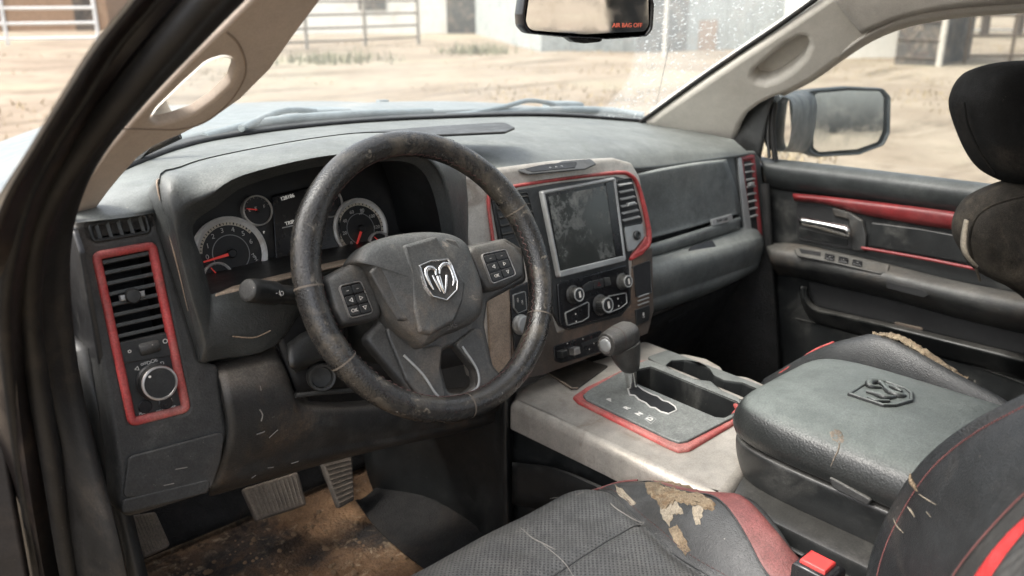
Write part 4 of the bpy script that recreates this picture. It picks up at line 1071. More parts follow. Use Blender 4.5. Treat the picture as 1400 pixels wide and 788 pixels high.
# ------------------------------------------------------------------ driver seat
ds = thing('car_seat', 'black leather driver seat with torn bolster, red piping and stitching', 'car seat', (-.38, -.42, .62))
XC, HW = -.387, .232
def xseam(y):
    t = min(1, max(0, (-.14-y)/.24)); return .188-.055*t*t*(3-2*t)
def HWf(y):
    t = min(1, max(0, (-.31-y)/.16)); return HW-.042*t*t*(3-2*t)
def cushion_z(x, y):
    """height of the cushion: perforated centre dished, bolsters rising along both sides, nose rolling down"""
    dx = abs(x-XC); xs = xseam(y)
    z = .938
    b = max(0, (dx-xs)/(HWf(y)-xs))
    hump = .012+.044*math.exp(-((y+.345)/.105)**2)
    z += hump*math.sin(min(1, b)*PI*.52)
    f_ = y+.093
    if f_ > -.09: z -= .055*((f_+.09)/.09)**2.4
    z -= .06*max(0, -(y+.40))
    for ys in (.255, .385): z -= .0035*math.exp(-((y+ys)/.005)**2) * (1 if dx < xs else 0)
    z -= .006*math.exp(-((dx-xs)/.012)**2)
    z += .0016*math.sin(x*31+y*17)*math.sin(y*41-x*9)
    z += .0007*math.sin(x*120+math.sin(y*60)*2)*math.exp(-((y+.19)/.06)**2)
    return z
def yshift(x, y):
    u = abs(x-XC)/HWf(y); return .075*max(0, u-.62)**2/.145*(1-min(1, max(0, (-.083-y)/.535)))
def zat(x, ya):
    """height of the finished skin at a real x, y (the nose of the cushion is swept back at the corners)"""
    y = ya
    for _ in range(12): y = ya+yshift(x, y)
    return cushion_z(x, min(-.083, y))
NX, NY = 90, 84
vs = []; fs = []; mi = []
for j in range(NY+1):
    y = -.083-.535*j/NY
    for i in range(NX+1):
        x = XC-HWf(y)+2*HWf(y)*i/NX
        u = (x-XC)/HW
        yy = y - yshift(x, y)
        vs.append(V((x, yy, cushion_z(x, y))))
for j in range(NY):
    for i in range(NX):
        a = j*(NX+1)+i; fs.append((a, a+1, a+NX+2, a+NX+1))
# rolled skirt
def skirt(idx, dv):
    k = len(vs)
    for t, (dx, dy, dz) in enumerate(dv):
        for q in idx: vs.append(vs[q]+V((dx, dy, dz)))
    L = len(idx); prev = list(idx)
    for t in range(len(dv)):
        cur = [k+t*L+i for i in range(L)]
        for i in range(L-1): fs.append((prev[i], prev[i+1], cur[i+1], cur[i]))
        prev = cur
skirt([i for i in range(NX+1)], [(0,.006,-.02),(0,.004,-.06),(0,-.02,-.12),(0,-.03,-.3)])
skirt([j*(NX+1)+NX for j in range(NY+1)], [(.010,0,-.02),(.012,0,-.05),(.006,0,-.10),(0,0,-.3)])
skirt([j*(NX+1) for j in range(NY+1)], [(-.010,0,-.02),(-.012,0,-.05),(-.006,0,-.10),(0,0,-.3)])
cu = make('seat_cushion', vs, fs, M['seat'], ds, 70)
# perforated centre: same skin, own material by place
cu.data.materials.append(M['perf'])
for p in cu.data.polygons:
    c = p.center
    if abs(c.x-XC) < xseam(c.y) and c.z > .86 and c.y > -.7: p.material_index = 1
def onseat(x, y, h=0.0): return V((x, y, zat(x, y)+h))
# seams
def seatline(pts, r, m_, name, n=40, h=.0004):
    q = resample([V((a, b, 0)) for a, b in pts], 12)
    return tube(name, [onseat(p.x, p.y, h) for p in q], r, m_, cu, 6)
for sg in (-1, 1):
    seatline([(XC+sg*xseam(y), y) for y in (-.135,-.19,-.25,-.32,-.4,-.5,-.6)], .0016, M['seat'], 'seam')
for ys in (.255, .385):
    seatline([(XC-.15,-ys),(XC-.07,-ys-.002),(XC+.06,-ys-.002),(XC+xseam(-ys)-.003,-ys)], .0013, M['seat'], 'seam')
st_ = MB()
for i in range(64):
    y = -.14-.45*i/64
    a_ = onseat(XC+xseam(y)+.007, y, .0008); b_ = onseat(XC+xseam(y-.0045)+.007, y-.0045, .0008)
    v_, f_ = tube_geo([a_, b_], .0006, 5); st_.add(v_, f_)
st_.build('stitching', M['stitchg'], cu)
# red side band and piping along the inboard bolster
rows = []
for k in range(17):
    y = -.195-.42*k/16
    t = min(1, k/9)
    x1 = XC+HWf(y)-.030*t-.004
    o1, o2 = onseat(x1, y, .0022), onseat(XC+HWf(y)+.002, y, .0022)
    rows.append([o1+V((0,0,-.003)), o1, o1.lerp(o2,.5)+V((0,0,.0015)), o2, o2+V((.010,0,-.007)), o2+V((.017,0,-.012-.018*t)), o2+V((.019,0,-.020-.030*t))])
loft('side_band', rows, M['redl'], ds, 3, 3, label='red leather band on the bolster')
tube('piping', [r[1]+V((-.001,0,-.0002)) for r in rows], .0013, M['seat'], ds, 8, sub=3)
fp = [onseat(-.205,-.140,.0006), onseat(-.190,-.150,.001), onseat(-.172,-.172,.0025), onseat(-.164,-.197,.003)]
tube('piping', fp, .0015, M['stitch'], ds, 8, sub=4)
# torn skin: ragged flaps of lining and foam on the bolster crest
def ragged(name, px, zoff, m_, par, surf, h=.004, n=3):
    """ragged patch lying on surf(x,y): fan mesh with an irregular edge, raised in the middle"""
    pts = []
    L = len(px)
    for i in range(L):
        a, b = px[i], px[(i+1) % L]
        for k in range(n):
            t = k/n; q = lerp2(a, b, t)
            pts.append((q[0]+random.uniform(-1.6,1.6), q[1]+random.uniform(-1.6,1.6)))
    c = (sum(p[0] for p in pts)/len(pts), sum(p[1] for p in pts)/len(pts))
    up = V((0,0,1)); vs = []; fs = []
    for s, hh in ((1, -.002), (.96, h*.6), (.8, h*.95), (.55, h*.7), (.25, h*.85)):
        for p in pts:
            q = lerp2(c, p, s); vs.append(surf(*q)+up*(hh+zoff+(random.uniform(-.0011,.0011) if s < .95 else 0)))
    Lw = len(pts)
    for k in range(4):
        for i in range(Lw): j = (i+1) % Lw; fs.append((k*Lw+i, k*Lw+j, (k+1)*Lw+j, (k+1)*Lw+i))
    fs.append(tuple(4*Lw+i for i in range(Lw)))
    return make(name, vs, fs, m_, par, 60)
# worn spot on the lid shoulder with a split running down the side
def lid_side(px, py):
    """point of the lid skin under a picture point, found on the finished mesh"""
    d = ray(px, py); best = None; me = lid.data
    for p in me.polygons:
        w_ = [me.vertices[i].co for i in p.vertices]
        for t in range(1, len(w_)-1):
            h = geometry.intersect_ray_tri(w_[0], w_[t], w_[t+1], d, CAM, True)
            if h is not None and (best is None or (h-CAM).length < (best-CAM).length): best = h
    return best if best is not None else P(px, py, x=AX0)
ragged('worn_patch', [(1134,592),(1142,586),(1152,590),(1155,600),(1150,610),(1144,606),(1137,602)], -.0008, M['scuff'], lid, lid_side, .0012)
tube('split', [lid_side(*q)+V((-.0004,0,.0002)) for q in ((1148,606),(1146,616),(1140,628),(1136,638))], [.0009,.0008,.0006,.0003], M['scuff'], lid, 5, sub=3)
def seathit(px, py):
    lo = P(px, py, z=.955)
    for _ in range(14): lo = P(px, py, z=.5*lo.z+.5*zat(max(-.61, min(-.15, lo.x)), max(-.6, min(-.09, lo.y))))
    return lo
ragged('torn_foam', [(882,662),(900,654),(915,655),(935,662),(958,674),(978,690),(974,700),(955,692),(940,690),(925,686),(915,692),(905,700),(896,684),(884,674)], .0016, M['foam'], ds, seathit, .0016, 6)
ragged('torn_foam', [(902,684),(922,680),(934,702),(922,704),(914,720),(904,704)], .0006, M['hide'], ds, seathit, .0009, 6)
ragged('torn_foam', [(946,692),(962,692),(958,716),(951,718)], .0006, M['hide'], ds, seathit, .0009, 6)
ragged('torn_foam', [(914,722),(926,718),(944,752),(938,760),(922,742)], .0004, M['foam'], ds, seathit, .0009, 6)
ragged('torn_foam', [(838,662),(850,668),(870,690),(864,692),(846,676)], .0, M['hide'], ds, seathit, .0012)
for pts, rr in (([(712,722),(728,736),(744,744),(760,752)], .0009), ([(752,682),(790,676),(816,668)], .0005), ([(742,744),(770,768),(785,790)], .0007), ([(820,668),(836,690),(862,708),(880,716)], .0008)):
    q = [seathit(a, b)+V((0,0,.0002)) for a, b in pts]
    tube('crease_wear', q, [rr*.5]+[rr]*(len(q)-2)+[rr*.4], M['scuffp'], cu, 6, sub=4)
# backrest, its inboard bolster wrapping forward
def xr(specs): return [P(a, b, x=x) for a, b, x in specs]
rows = [
 [P(1185,830,x=-.09)+V((0,-.15,0)),P(1200,760,x=-.09)+V((0,-.15,0)),P(1228,705,x=-.09)+V((0,-.15,0)),P(1270,640,x=-.09)+V((0,-.15,0)),P(1330,590,x=-.10)+V((0,-.15,0)),P(1420,542,x=-.11)+V((0,-.15,0)),P(1520,500,x=-.12)+V((0,-.15,0))],
 xr([(1190,830,-.135),(1202,766,-.135),(1226,708,-.135),(1268,643,-.138),(1328,591,-.14),(1418,543,-.145),(1520,500,-.15)]),
 xr([(1196,830,-.155),(1208,768,-.155),(1232,712,-.155),(1274,648,-.158),(1334,597,-.16),(1422,549,-.165),(1520,508,-.17)]),
 xr([(1226,830,-.19),(1240,772,-.19),(1268,722,-.19),(1312,668,-.195),(1372,618,-.20),(1445,578,-.205),(1520,540,-.21)]),
 xr([(1258,830,-.235),(1282,776,-.235),(1318,728,-.235),(1365,682,-.24),(1420,640,-.245),(1480,605,-.25),(1540,570,-.25)]),
 xr([(1276,830,-.262),(1306,780,-.262),(1344,732,-.262),(1394,680,-.265),(1440,645,-.27),(1500,610,-.275),(1560,580,-.28)]),
]
bk_ = loft('backrest', rows, M['seat'], ds, 8, 6, ang=70, thick=.02)
# centre insert of the backrest
rows = [
 xr([(1274,830,-.262),(1304,780,-.262),(1342,732,-.262),(1392,680,-.265),(1438,645,-.27),(1498,610,-.275)]),
 xr([(1290,830,-.272),(1320,780,-.272),(1356,735,-.272),(1404,686,-.275),(1450,650,-.28),(1510,615,-.285)]),
 xr([(1305,830,-.285),(1334,782,-.285),(1368,738,-.285),(1414,694,-.288),(1460,658,-.29),(1520,622,-.295)])]
loft('insert_border', rows, M['plastic'], ds, 6, 4, thick=.01)
rows = [
 xr([(1306,830,-.285),(1335,782,-.285),(1369,738,-.285),(1415,694,-.288),(1461,658,-.29),(1521,622,-.295)]),
 xr([(1330,830,-.30),(1358,788,-.30),(1390,746,-.30),(1430,706,-.305),(1474,670,-.31),(1530,632,-.31)]),
 xr([(1352,830,-.32),(1376,792,-.32),(1404,754,-.32),(1440,716,-.325),(1486,680,-.33),(1540,640,-.33)])]
loft('red_mesh_insert', rows, mat('red_mesh', (.55,.035,.035), .55, grain=(420,1.6)), ds, 6, 4, thick=.01, label='bright red mesh insert of the backrest')
rows = [
 xr([(1352,830,-.32),(1376,792,-.32),(1404,754,-.32),(1440,716,-.325),(1486,680,-.33),(1540,640,-.33)]),
 xr([(1400,830,-.38),(1420,796,-.38),(1446,760,-.38),(1480,724,-.385),(1520,690,-.39),(1570,650,-.39)]),
 [V((-.5,-.66,.95)),V((-.5,-.68,1.05)),V((-.5,-.70,1.12)),V((-.5,-.73,1.2)),V((-.5,-.75,1.28)),V((-.5,-.78,1.36))]]
loft('backrest_panel', rows, M['perf'], ds, 6, 4, thick=.01)
st_ = MB()
sq = resample(xr([(1194,830,-.15),(1206,768,-.15),(1230,711,-.15),(1272,646,-.153),(1332,595,-.155),(1420,547,-.16)]), 22)
for i in range(0, len(sq)-1, 1):
    d = (sq[i+1]-sq[i]); v_, f_ = tube_geo([sq[i]+V((-.002,.001,.001)), sq[i]+d*.62+V((-.002,.001,.001))], .0009, 5); st_.add(v_, f_)
st_.build('stitching', M['stitch'], bk_); st_ = MB()
sq = resample(xr([(1284,830,-.268),(1313,780,-.268),(1350,734,-.268),(1399,683,-.27),(1444,648,-.275)]), 18)
for i in range(len(sq)-1):
    d = (sq[i+1]-sq[i]); v_, f_ = tube_geo([sq[i]+V((-.001,.002,.002)), sq[i]+d*.62+V((-.001,.002,.002))], .0009, 5); st_.add(v_, f_)
st_.build('stitching', M['stitch'], bk_)
# scratches worn through the leather
def scr(pts, r, m_='hide', x=-.185):
    q = [P(a, b, x=x+.0) for a, b in pts]; return q
for pts, rr, m_ in (([(1258,652),(1259,662),(1264,670),(1268,677)], [.0006,.0022,.0022,.0004], 'foam'), ([(1254,697),(1259,703),(1264,711)], [.0003,.0012,.0003], 'hide'), ([(1235,714),(1240,724),(1249,733)], [.0003,.0008,.0002], 'hide'), ([(1270,680),(1282,688),(1294,695)], [.0004,.0006,.0002], 'hide'), ([(1280,704),(1286,711)], [.0004,.0003], 'hide')):
    xs = -.168 if pts[0][0] < 1262 else -.178
    def bh(px, py):
        # point of the bolster skin under this picture point
        dg = None
        return P(px, py, x=xs)
    tube('scuff', [bh(a, b)+V((-.012,.006,.006)) for a, b in pts], rr, M[m_], bk_, 6, sub=4)

# ------------------------------------------------------------------ passenger seat
ps = thing('car_seat', 'dirty brown passenger seat with split cover and black headrest by the far door', 'car seat', (.48, -.3, .62))
hs = [
 # outline sections of the headrest from its left edge to the right
 ]
def blob(name, outline, m_, par, x0, depth, bulge=.35, n=4, y_shift=.35):
    """upholstered pad: outline on the plane facing the camera-left, rounded over its thickness"""
    pl = Plane((x0, -.35, 1.3), (-.62, -.78, .06))
    outline = [(a+15 if a < 1390 else a, b) for a, b in outline]      # the pad bulges out to its seen edge
    o = ccw(resample(pl.uvs(outline), 6, True)); c = sum(o, V((0,0)))/len(o)
    rows = []
    for s, d in ((.0, depth*.5), (.55, depth*.49), (.82, depth*.42), (.94, depth*.28), (1.0, 0), (.97, -depth*.3), (.85, -depth*.5), (.4,-depth*.55), (0,-depth*.55)):
        rows.append([pl.w(c.x+(p.x-c.x)*s, c.y+(p.y-c.y)*s, d) for p in o])
    return loft(name, rows, m_, par, 1, 3, cu=True, ang=80), pl
hr, hpl = blob('headrest', [(1303,150),(1306,122),(1322,98),(1350,87),(1400,83),(1450,84),(1500,100),(1520,160),(1505,215),(1470,248),(1400,252),(1362,249),(1340,234),(1320,200)], M['headrest'], ps, .40, .12)
br, bpl = blob('backrest', [(1305,322),(1308,295),(1325,270),(1355,254),(1400,246),(1470,240),(1560,250),(1660,300),(1760,480),(1800,760),(1490,740),(1468,560),(1450,450),(1402,403),(1362,391),(1335,375),(1318,350)], M['seatcloth'], ps, .40, .14)
lpp_ = [(1330,384),(1322,360),(1316,335),(1318,315),(1326,296),(1345,282),(1375,272),(1405,266)]
tube('cover_seam', [bpl.hit(a+10,b,.052) for a,b in lpp_], .0022, M['seatcloth'], br, 6, sub=4)
# split cover: pale flap along the left edge
rows = [[bpl.hit(a+9,b,c) for a,b,c in ((1312,300,.052),(1307,325,.050),(1309,345,.052),(1326,365,.055))],[bpl.hit(a+9,b,c) for a,b,c in ((1316,302,.066),(1313,326,.067),(1316,348,.067),(1329,364,.064))]]
loft('torn_flap', rows, M['hide'], br, 4, 2, thick=.003, label='pale split along the edge of the cover')
tube('headrest_seam', [hpl.hit(a+12,b,.018) for a,b in ((1306,140),(1311,170),(1326,205),(1348,238))], .0018, M['headrest'], hr, 6, sub=4)
for dx in (.0, .1):
    q = hpl.hit(1385,250,-.0)+V((dx*.9,-dx*.5,0)); tube('headrest_post', [q+V((0,0,.03)), q+V((0,0,-.05))], .006, M['dchrome'], ps, 10)
# cushion, humped bolster in front
rows = [
 xr([(1020,545,.26),(1080,560,.26),(1180,580,.26),(1330,620,.26),(1420,650,.26)]),
 xr([(1040,524,.285),(1100,500,.275),(1160,492,.27),(1250,510,.27),(1400,570,.27)]),
 xr([(1048,518,.30),(1110,482,.30),(1165,462,.30),(1215,462,.30),(1330,526,.30)]),
 [P(1048,518,x=.30)+V((.06,.01,-.05)),P(1110,482,x=.30)+V((.06,.0,-.05)),P(1165,462,x=.30)+V((.06,0,-.06)),P(1215,462,x=.30)+V((.06,0,-.08)),P(1330,526,x=.3)+V((.06,0,-.08))],
 [P(1048,518,x=.30)+V((.36,.0,-.16)),P(1110,482,x=.30)+V((.36,-.02,-.16)),P(1165,462,x=.30)+V((.36,0,-.18)),P(1215,462,x=.30)+V((.36,0,-.20)),P(1330,526,x=.3)+V((.36,0,-.20))],
]
pc = loft('seat_cushion', rows, M['seat'], ps, 6, 6, thick=.03, ang=70)
rows = [xr([(1196,459,.302),(1225,461,.302),(1262,480,.302),(1300,507,.302),(1322,522,.302)]), xr([(1198,465,.292),(1224,469,.29),(1258,489,.29),(1296,512,.292),(1320,524,.296)])]
rows = [[p+V((-.002,0,.004)) for p in r] for r in rows]
r0, r1 = resample(rows[0], 12), resample(rows[1], 12)
jr = lambda k: V((random.uniform(-k,k), random.uniform(-k,k), random.uniform(-k*.6,k)))
rows = [[p+jr(.0018)+V((.005,0,.000)) for p in r0], [p+jr(.0016)+V((.001,0,.0015)) for p in r0], [a_.lerp(b_,.35)+jr(.0014)+V((0,0,.001)) for a_, b_ in zip(r0, r1)], [a_.lerp(b_,.65)+jr(.0018)+V((0,0,-.001)) for a_, b_ in zip(r0, r1)]]
rg = loft('torn_foam', rows, M['foam'], ps, 2, 2, thick=.006, ang=80, label='crumbling yellow foam along the torn cushion edge')
tube('piping', xr([(1042,526,.29),(1078,503,.285),(1112,480,.298),(1140,468,.30)]), .002, M['red'], ps, 8, sub=4)
loft('cushion_side', [xr([(1046,520,.30),(1036,560,.30),(1030,620,.30)]), [p+V((.36,0,-.05)) for p in xr([(1046,520,.30),(1036,560,.30),(1030,620,.30)])]], M['seat'], ps, 3, 3, thick=.02)

# ------------------------------------------------------------------ pedals and floor
pdl = []
def pedal(name, label, px, y, rake, m_, arm_to, ribs, ribdir):
    pl = Plane(P(sum(p[0] for p in px)/4, sum(p[1] for p in px)/4, y=y), (0, -math.cos(rad(rake)), math.sin(rad(rake))))
    t = thing(name, label, 'pedal', tuple(pl.o))
    slab('pad', pl, px, .014, m_, t, r=.006, bev=.004, c0=-.014)
    rb = MB(); q = [pl.uv(*p, .0) for p in px]
    for k in range(ribs):
        s = (k+1)/(ribs+1)
        if ribdir == 'v': a, b = q[0].lerp(q[1], s), q[3].lerp(q[2], s)
        else: a, b = q[0].lerp(q[3], s), q[1].lerp(q[2], s)
        a, b = a.lerp(b, .06), a.lerp(b, .94)
        v_, f_ = tube_geo([pl.w(a.x, a.y, .0003), pl.w(b.x, b.y, .0003)], .0014, 6); rb.add(v_, f_)
    rb.build('pad_ribs', m_, t)
    tube('pedal_arm', [pl.o-pl.n*.016, pl.o-pl.n*.05+V((0,.03,.03)), V(arm_to)], .009, M['plastic2'], t, 10, sub=3)
    return t
pedal('parking_brake_pedal', 'small ribbed parking brake pedal at the far left of the footwell', [(172,706),(213,699),(234,746),(196,763)], .27, 40, M['pedal'], (-.62,.45,.98), 8, 'v')
pedal('brake_pedal', 'wide ribbed brake pedal hanging over the muddy carpet', [(332,668),(408,645),(420,690),(352,713)], .40, 35, M['pedal'], (-.44,.56,1.0), 12, 'v')
pedal('accelerator_pedal', 'narrow tapering accelerator pedal beside the tunnel panel', [(440,632),(482,622),(485,684),(464,696)], .41, 30, M['pedal'], (-.30,.58,.98), 9, 'h')
fl = tag(loft('cab_floor', [
  [V((-.74,-.9,.615)),V((-.5,-.9,.615)),V((-.25,-.9,.615)),V((-.05,-.9,.62))],
  [V((-.74,-.2,.615)),V((-.5,-.2,.615)),V((-.25,-.2,.615)),V((-.05,-.2,.62))],
  [V((-.74,.25,.615)),V((-.5,.25,.615)),V((-.25,.25,.615)),V((-.05,.25,.62))],
  [V((-.74,.57,.630)),V((-.5,.57,.630)),V((-.25,.57,.635)),V((-.05,.57,.64))],
], M['carpet'], None, 8, 8, ang=80, thick=.02), 'muddy brown carpet on the cab floor under the pedals', 'floor', kind='structure')
tag(loft('toe_board', [
  [V((-.74,.552,.630)),V((-.5,.552,.630)),V((-.25,.552,.634)),V((-.05,.552,.638))],
  [V((-.74,.61,.70)),V((-.5,.61,.70)),V((-.25,.61,.70)),V((-.05,.61,.70))],
  [V((-.74,.66,.82)),V((-.5,.66,.82)),V((-.25,.66,.82)),V((-.05,.66,.82))],
  [V((-.74,.74,1.1)),V((-.5,.74,1.1)),V((-.25,.74,1.1)),V((-.05,.74,1.1))]], M['carpetd'], None, 6, 6, ang=80, thick=.02), 'carpeted toe board behind the pedals, coloured dark for the footwell shade', 'toe board', kind='structure')  # darker carpet colour puts the footwell shade on this slope
fm = tag(loft('floor_mat', [
  [P(486,684,z=.642),P(512,720,z=.638),P(546,752,z=.637),P(582,780,z=.637),P(640,825,z=.637)],
  [P(490,684,z=.648),P(516,719,z=.644),P(550,750,z=.643),P(586,777,z=.643),P(645,820,z=.643)],
  [P(506,674,z=.650),P(540,706,z=.646),P(580,735,z=.645),P(618,762,z=.645),P(680,805,z=.645)],
  [P(540,640,z=.66),P(590,670,z=.66),P(640,700,z=.66),P(690,730,z=.66),P(760,780,z=.66)]], M['carpetd'], None, 5, 4, thick=.005), 'black floor mat edge lying along the tunnel panel', 'floor mat')
tag(loft('passenger_floor', [[V((-.06,-.9,.61)),V((.78,-.9,.615))],[V((-.06,.3,.61)),V((.78,.3,.615))],[V((-.06,.66,.795)),V((.78,.66,.80))],[V((-.06,.74,1.095)),V((.78,.74,1.1))]], M['carpetd'], None, 4, 4, thick=.02), 'dark carpet of the passenger footwell', 'floor', kind='structure')
# crumbs of dried mud
cr = MB()
for k in range(150):
    x, y = random.uniform(-.62,-.24), random.uniform(.18,.5)
    z = .618 if y < .35 else .618+(y-.35)*.06
    r_ = random.choice([.002,.003,.004,.006])*random.uniform(.6,1.2)
    v_, f_ = lathe_geo((x,y,z), (random.uniform(-.5,.5),random.uniform(-.5,.5),1), [(r_*.8,-.002),(r_,r_*.3),(r_*.3,r_*.8)], 6); cr.add(v_, f_)
tag(cr.build('mud_crumbs', mat('dried_mud', (.22,.145,.085), .95, var=.5, grain=None)), 'dried mud crumbs scattered over the carpet', 'mud', kind='stuff')
kp_ = tag(loft('kick_panel', [[V((-.745,.0,.60)),V((-.745,.35,.60)),V((-.745,.76,.60))],[V((-.742,.12,.95)),V((-.742,.35,.95)),V((-.742,.76,.95))],[V((-.745,.16,1.2)),V((-.745,.35,1.2)),V((-.745,.76,1.2))]], M['plastic2'], None, 3, 3, thick=-.02), 'dark kick panel at the outer side of the driver footwell', 'trim panel')
tag(loft('passenger_kick_panel', [[V((.742,.06,.60)),V((.742,.4,.60)),V((.742,.76,.60))],[V((.742,.17,1.2)),V((.742,.4,1.2)),V((.742,.76,1.2))]], M['carpetd'], None, 3, 3, thick=.02), 'dark kick panel at the outer side of the passenger footwell', 'trim panel')
hump = tag(loft('footwell_box', [
  [P(1010,440,y=.30),P(1060,438,y=.26),P(1072,445,y=.24)],[P(1015,470,y=.27),P(1064,462,y=.24),P(1078,470,y=.22)],[P(1040,560,y=.25),P(1070,560,y=.23),P(1084,560,y=.21)]], M['carpetd'], None, 5, 4, thick=.02), 'dark carpeted hump in the passenger footwell beside the door', 'trim panel')
# ------------------------------------------------------------------ passenger door
X = Plane((.765, -.1, 1.1), (-1, 0, 0))
pdoor = thing('passenger_door', 'black passenger door panel with red trim strips and chrome handle', 'car door', (.77, -.3, .6))
slab('door_panel', X, [(1010,222),(1062,230),(1350,275),(1440,290),(1600,320),(1640,760),(1300,700),(1110,640),(1010,600)], .03, M['plastic2'], pdoor, r=.01, bev=.006, c0=-.03)
def dline(pts, x): return [P(a, b, x=x) for a, b in pts]
loft('door_sill', [
  dline([(1040,214),(1062,217.5),(1150,227),(1260,240),(1360,252),(1450,263),(1600,282)], .785),
  dline([(1040,217),(1062,220),(1150,230),(1260,243),(1360,255),(1450,266),(1600,285)], .755),
  dline([(1042,226),(1064,230),(1150,241),(1260,255),(1360,268),(1450,280),(1600,300)], .738),
  dline([(1044,242),(1066,246),(1150,258),(1260,273),(1360,287),(1450,299),(1600,318)], .742),
  dline([(1046,256),(1068,260),(1150,271),(1260,287),(1360,302),(1450,314),(1600,335)], .762)], M['sill'], pdoor, 4, 4, thick=.01, ang=60)
rt = loft('red_strip', [
  dline([(1084,264.5),(1120,267.5),(1180,274),(1250,282.5),(1312,290.5),(1420,306)], .75),
  dline([(1084,268),(1120,271),(1180,279),(1250,288),(1312,297),(1420,312)], .742),
  dline([(1085,272),(1125,276),(1180,288),(1250,300),(1312,310),(1420,326)], .744),
  dline([(1086,275),(1130,280),(1180,294),(1250,306.5),(1312,316),(1420,333)], .755)], M['redd'], pdoor, 4, 4, thick=.006)
slab('handle_recess', X, [(1088,279),(1130,283),(1160,288),(1182,302),(1186,345),(1140,338),(1090,328)], .003, M['dark'], pdoor, r=.008, bev=.001, c0=.0)  # flat dark plate, the shade of the recess is put in by colour
slab('handle_cup', X, [(1136,284),(1160,290),(1178,302),(1184,322),(1183,345),(1164,342),(1160,300),(1140,296)], .008, M['plastic'], pdoor, r=.006, bev=.003, c0=.002)
hn = loft('door_handle', [
  dline([(1091,296),(1110,298.5),(1135,303),(1160,308)], .735),
  dline([(1092,300),(1110,303),(1135,308),(1161,314)], .726),
  dline([(1093,306),(1110,309),(1135,315),(1161,323)], .728),
  dline([(1094,309),(1110,312),(1135,319),(1160,326)], .738)], M['chrome'], pdoor, 4, 4, thick=.004, label='chrome inner door handle')
slab('handle_well', X, [(1092,311),(1160,327),(1158,336),(1092,324)], .0015, M['plastic2'], pdoor, r=.004, c0=.003, bev=.0005)
slab('door_insert', X, [(1190,304),(1260,313),(1330,326),(1420,342),(1420,378),(1330,362),(1188,337)], .006, M['plastic2'], pdoor, r=.006, bev=.003, c0=.0)
tube('red_strip', dline([(1178,339),(1220,346),(1270,355),(1330,367),(1420,384)], .752), .0035, M['redd'], pdoor, 8, sub=4)
loft('armrest', [
  dline([(1050,332),(1090,333),(1150,345),(1220,362),(1300,382),(1400,402),(1600,440)], .765),
  dline([(1048,338),(1086,342),(1150,356),(1220,372),(1300,390),(1400,410),(1600,448)], .71),
  dline([(1050,347),(1086,352),(1150,366),(1220,381),(1300,400),(1400,420),(1600,458)], .695),
  dline([(1054,360),(1090,366),(1150,378),(1220,394),(1300,414),(1400,436),(1600,475)], .698),
  dline([(1060,372),(1094,378),(1150,390),(1220,406),(1300,428),(1400,452),(1600,492)], .735),
  dline([(1062,376),(1096,381),(1150,394),(1220,411),(1300,433),(1400,457),(1600,497)], .765)], M['plastic'], pdoor, 5, 4, thick=.008, ang=60)
AP = Plane(P(1150,352,x=.722), (-.30, -.04, .95), (0, 1, 0))
sp = slab('switch_plate', AP, [(1086,341),(1096,337),(1150,347),(1216,362),(1214,371),(1204,374),(1140,359),(1090,349)], .004, M['plastic'], pdoor, r=.004, c0=.001, bev=.0015)
slab('switch_well_shade', AP, [(1092,340),(1122,345),(1122,350),(1096,346)], .001, M['dark'], sp, r=.002, c0=.005, bev=0)  # dark plate on top, coloured as the shade of a well
for k in range(3):
    a = 1128+k*19
    slab('window_switch', AP, [(a,346+k*4),(a+13,349+k*4),(a+12,356+k*4),(a-1,352.5+k*4)], .004, M['black'], sp, r=.002, c0=.005, bev=.0012)
    text('switch_mark', '-', AP, .0092, .008, M['white'], sp, px=(a+6,351+k*4))
slab('pull_pocket_shade', X, [(1212,385),(1262,397),(1270,404),(1262,407),(1212,394)], .003, M['dark'], pdoor, r=.003, c0=.069, bev=.0005)  # dark patch on the armrest face, painted as a shaded pocket
# door pocket: lip, and a flat dark sheet for the shade in its mouth
loft('pocket_lip', [
  dline([(1104,392),(1106,405),(1116,418),(1150,427),(1210,440),(1275,455),(1400,485)], .745),
  dline([(1098,392),(1100,408),(1112,423),(1150,432),(1210,446),(1275,462),(1400,493)], .725),
  dline([(1096,396),(1099,413),(1112,429),(1150,439),(1210,453),(1275,470),(1400,503)], .735),
  dline([(1094,400),(1097,418),(1112,440),(1150,452),(1210,468),(1275,486),(1400,520)], .763)], M['plastic2'], pdoor, 4, 4, thick=.008, ang=60)
slab('pocket_mouth_shade', X, [(1106,385),(1290,425),(1400,455),(1400,484),(1275,454),(1150,426),(1116,417),(1107,404)], .001, M['dark'], pdoor, r=.006, c0=.0008, bev=0)  # dark sheet stands in for the shade inside the pocket
slab('reflector', X, [(1222,440),(1262,449),(1258,459),(1226,452)], .002, M['brownp'], pdoor, r=.003, c0=.02, bev=.001)
tube('panel_crease', dline([(1088,436),(1150,450),(1240,474),(1330,500),(1400,525)], .764), .002, M['plastic2'], pdoor, 6, sub=3)
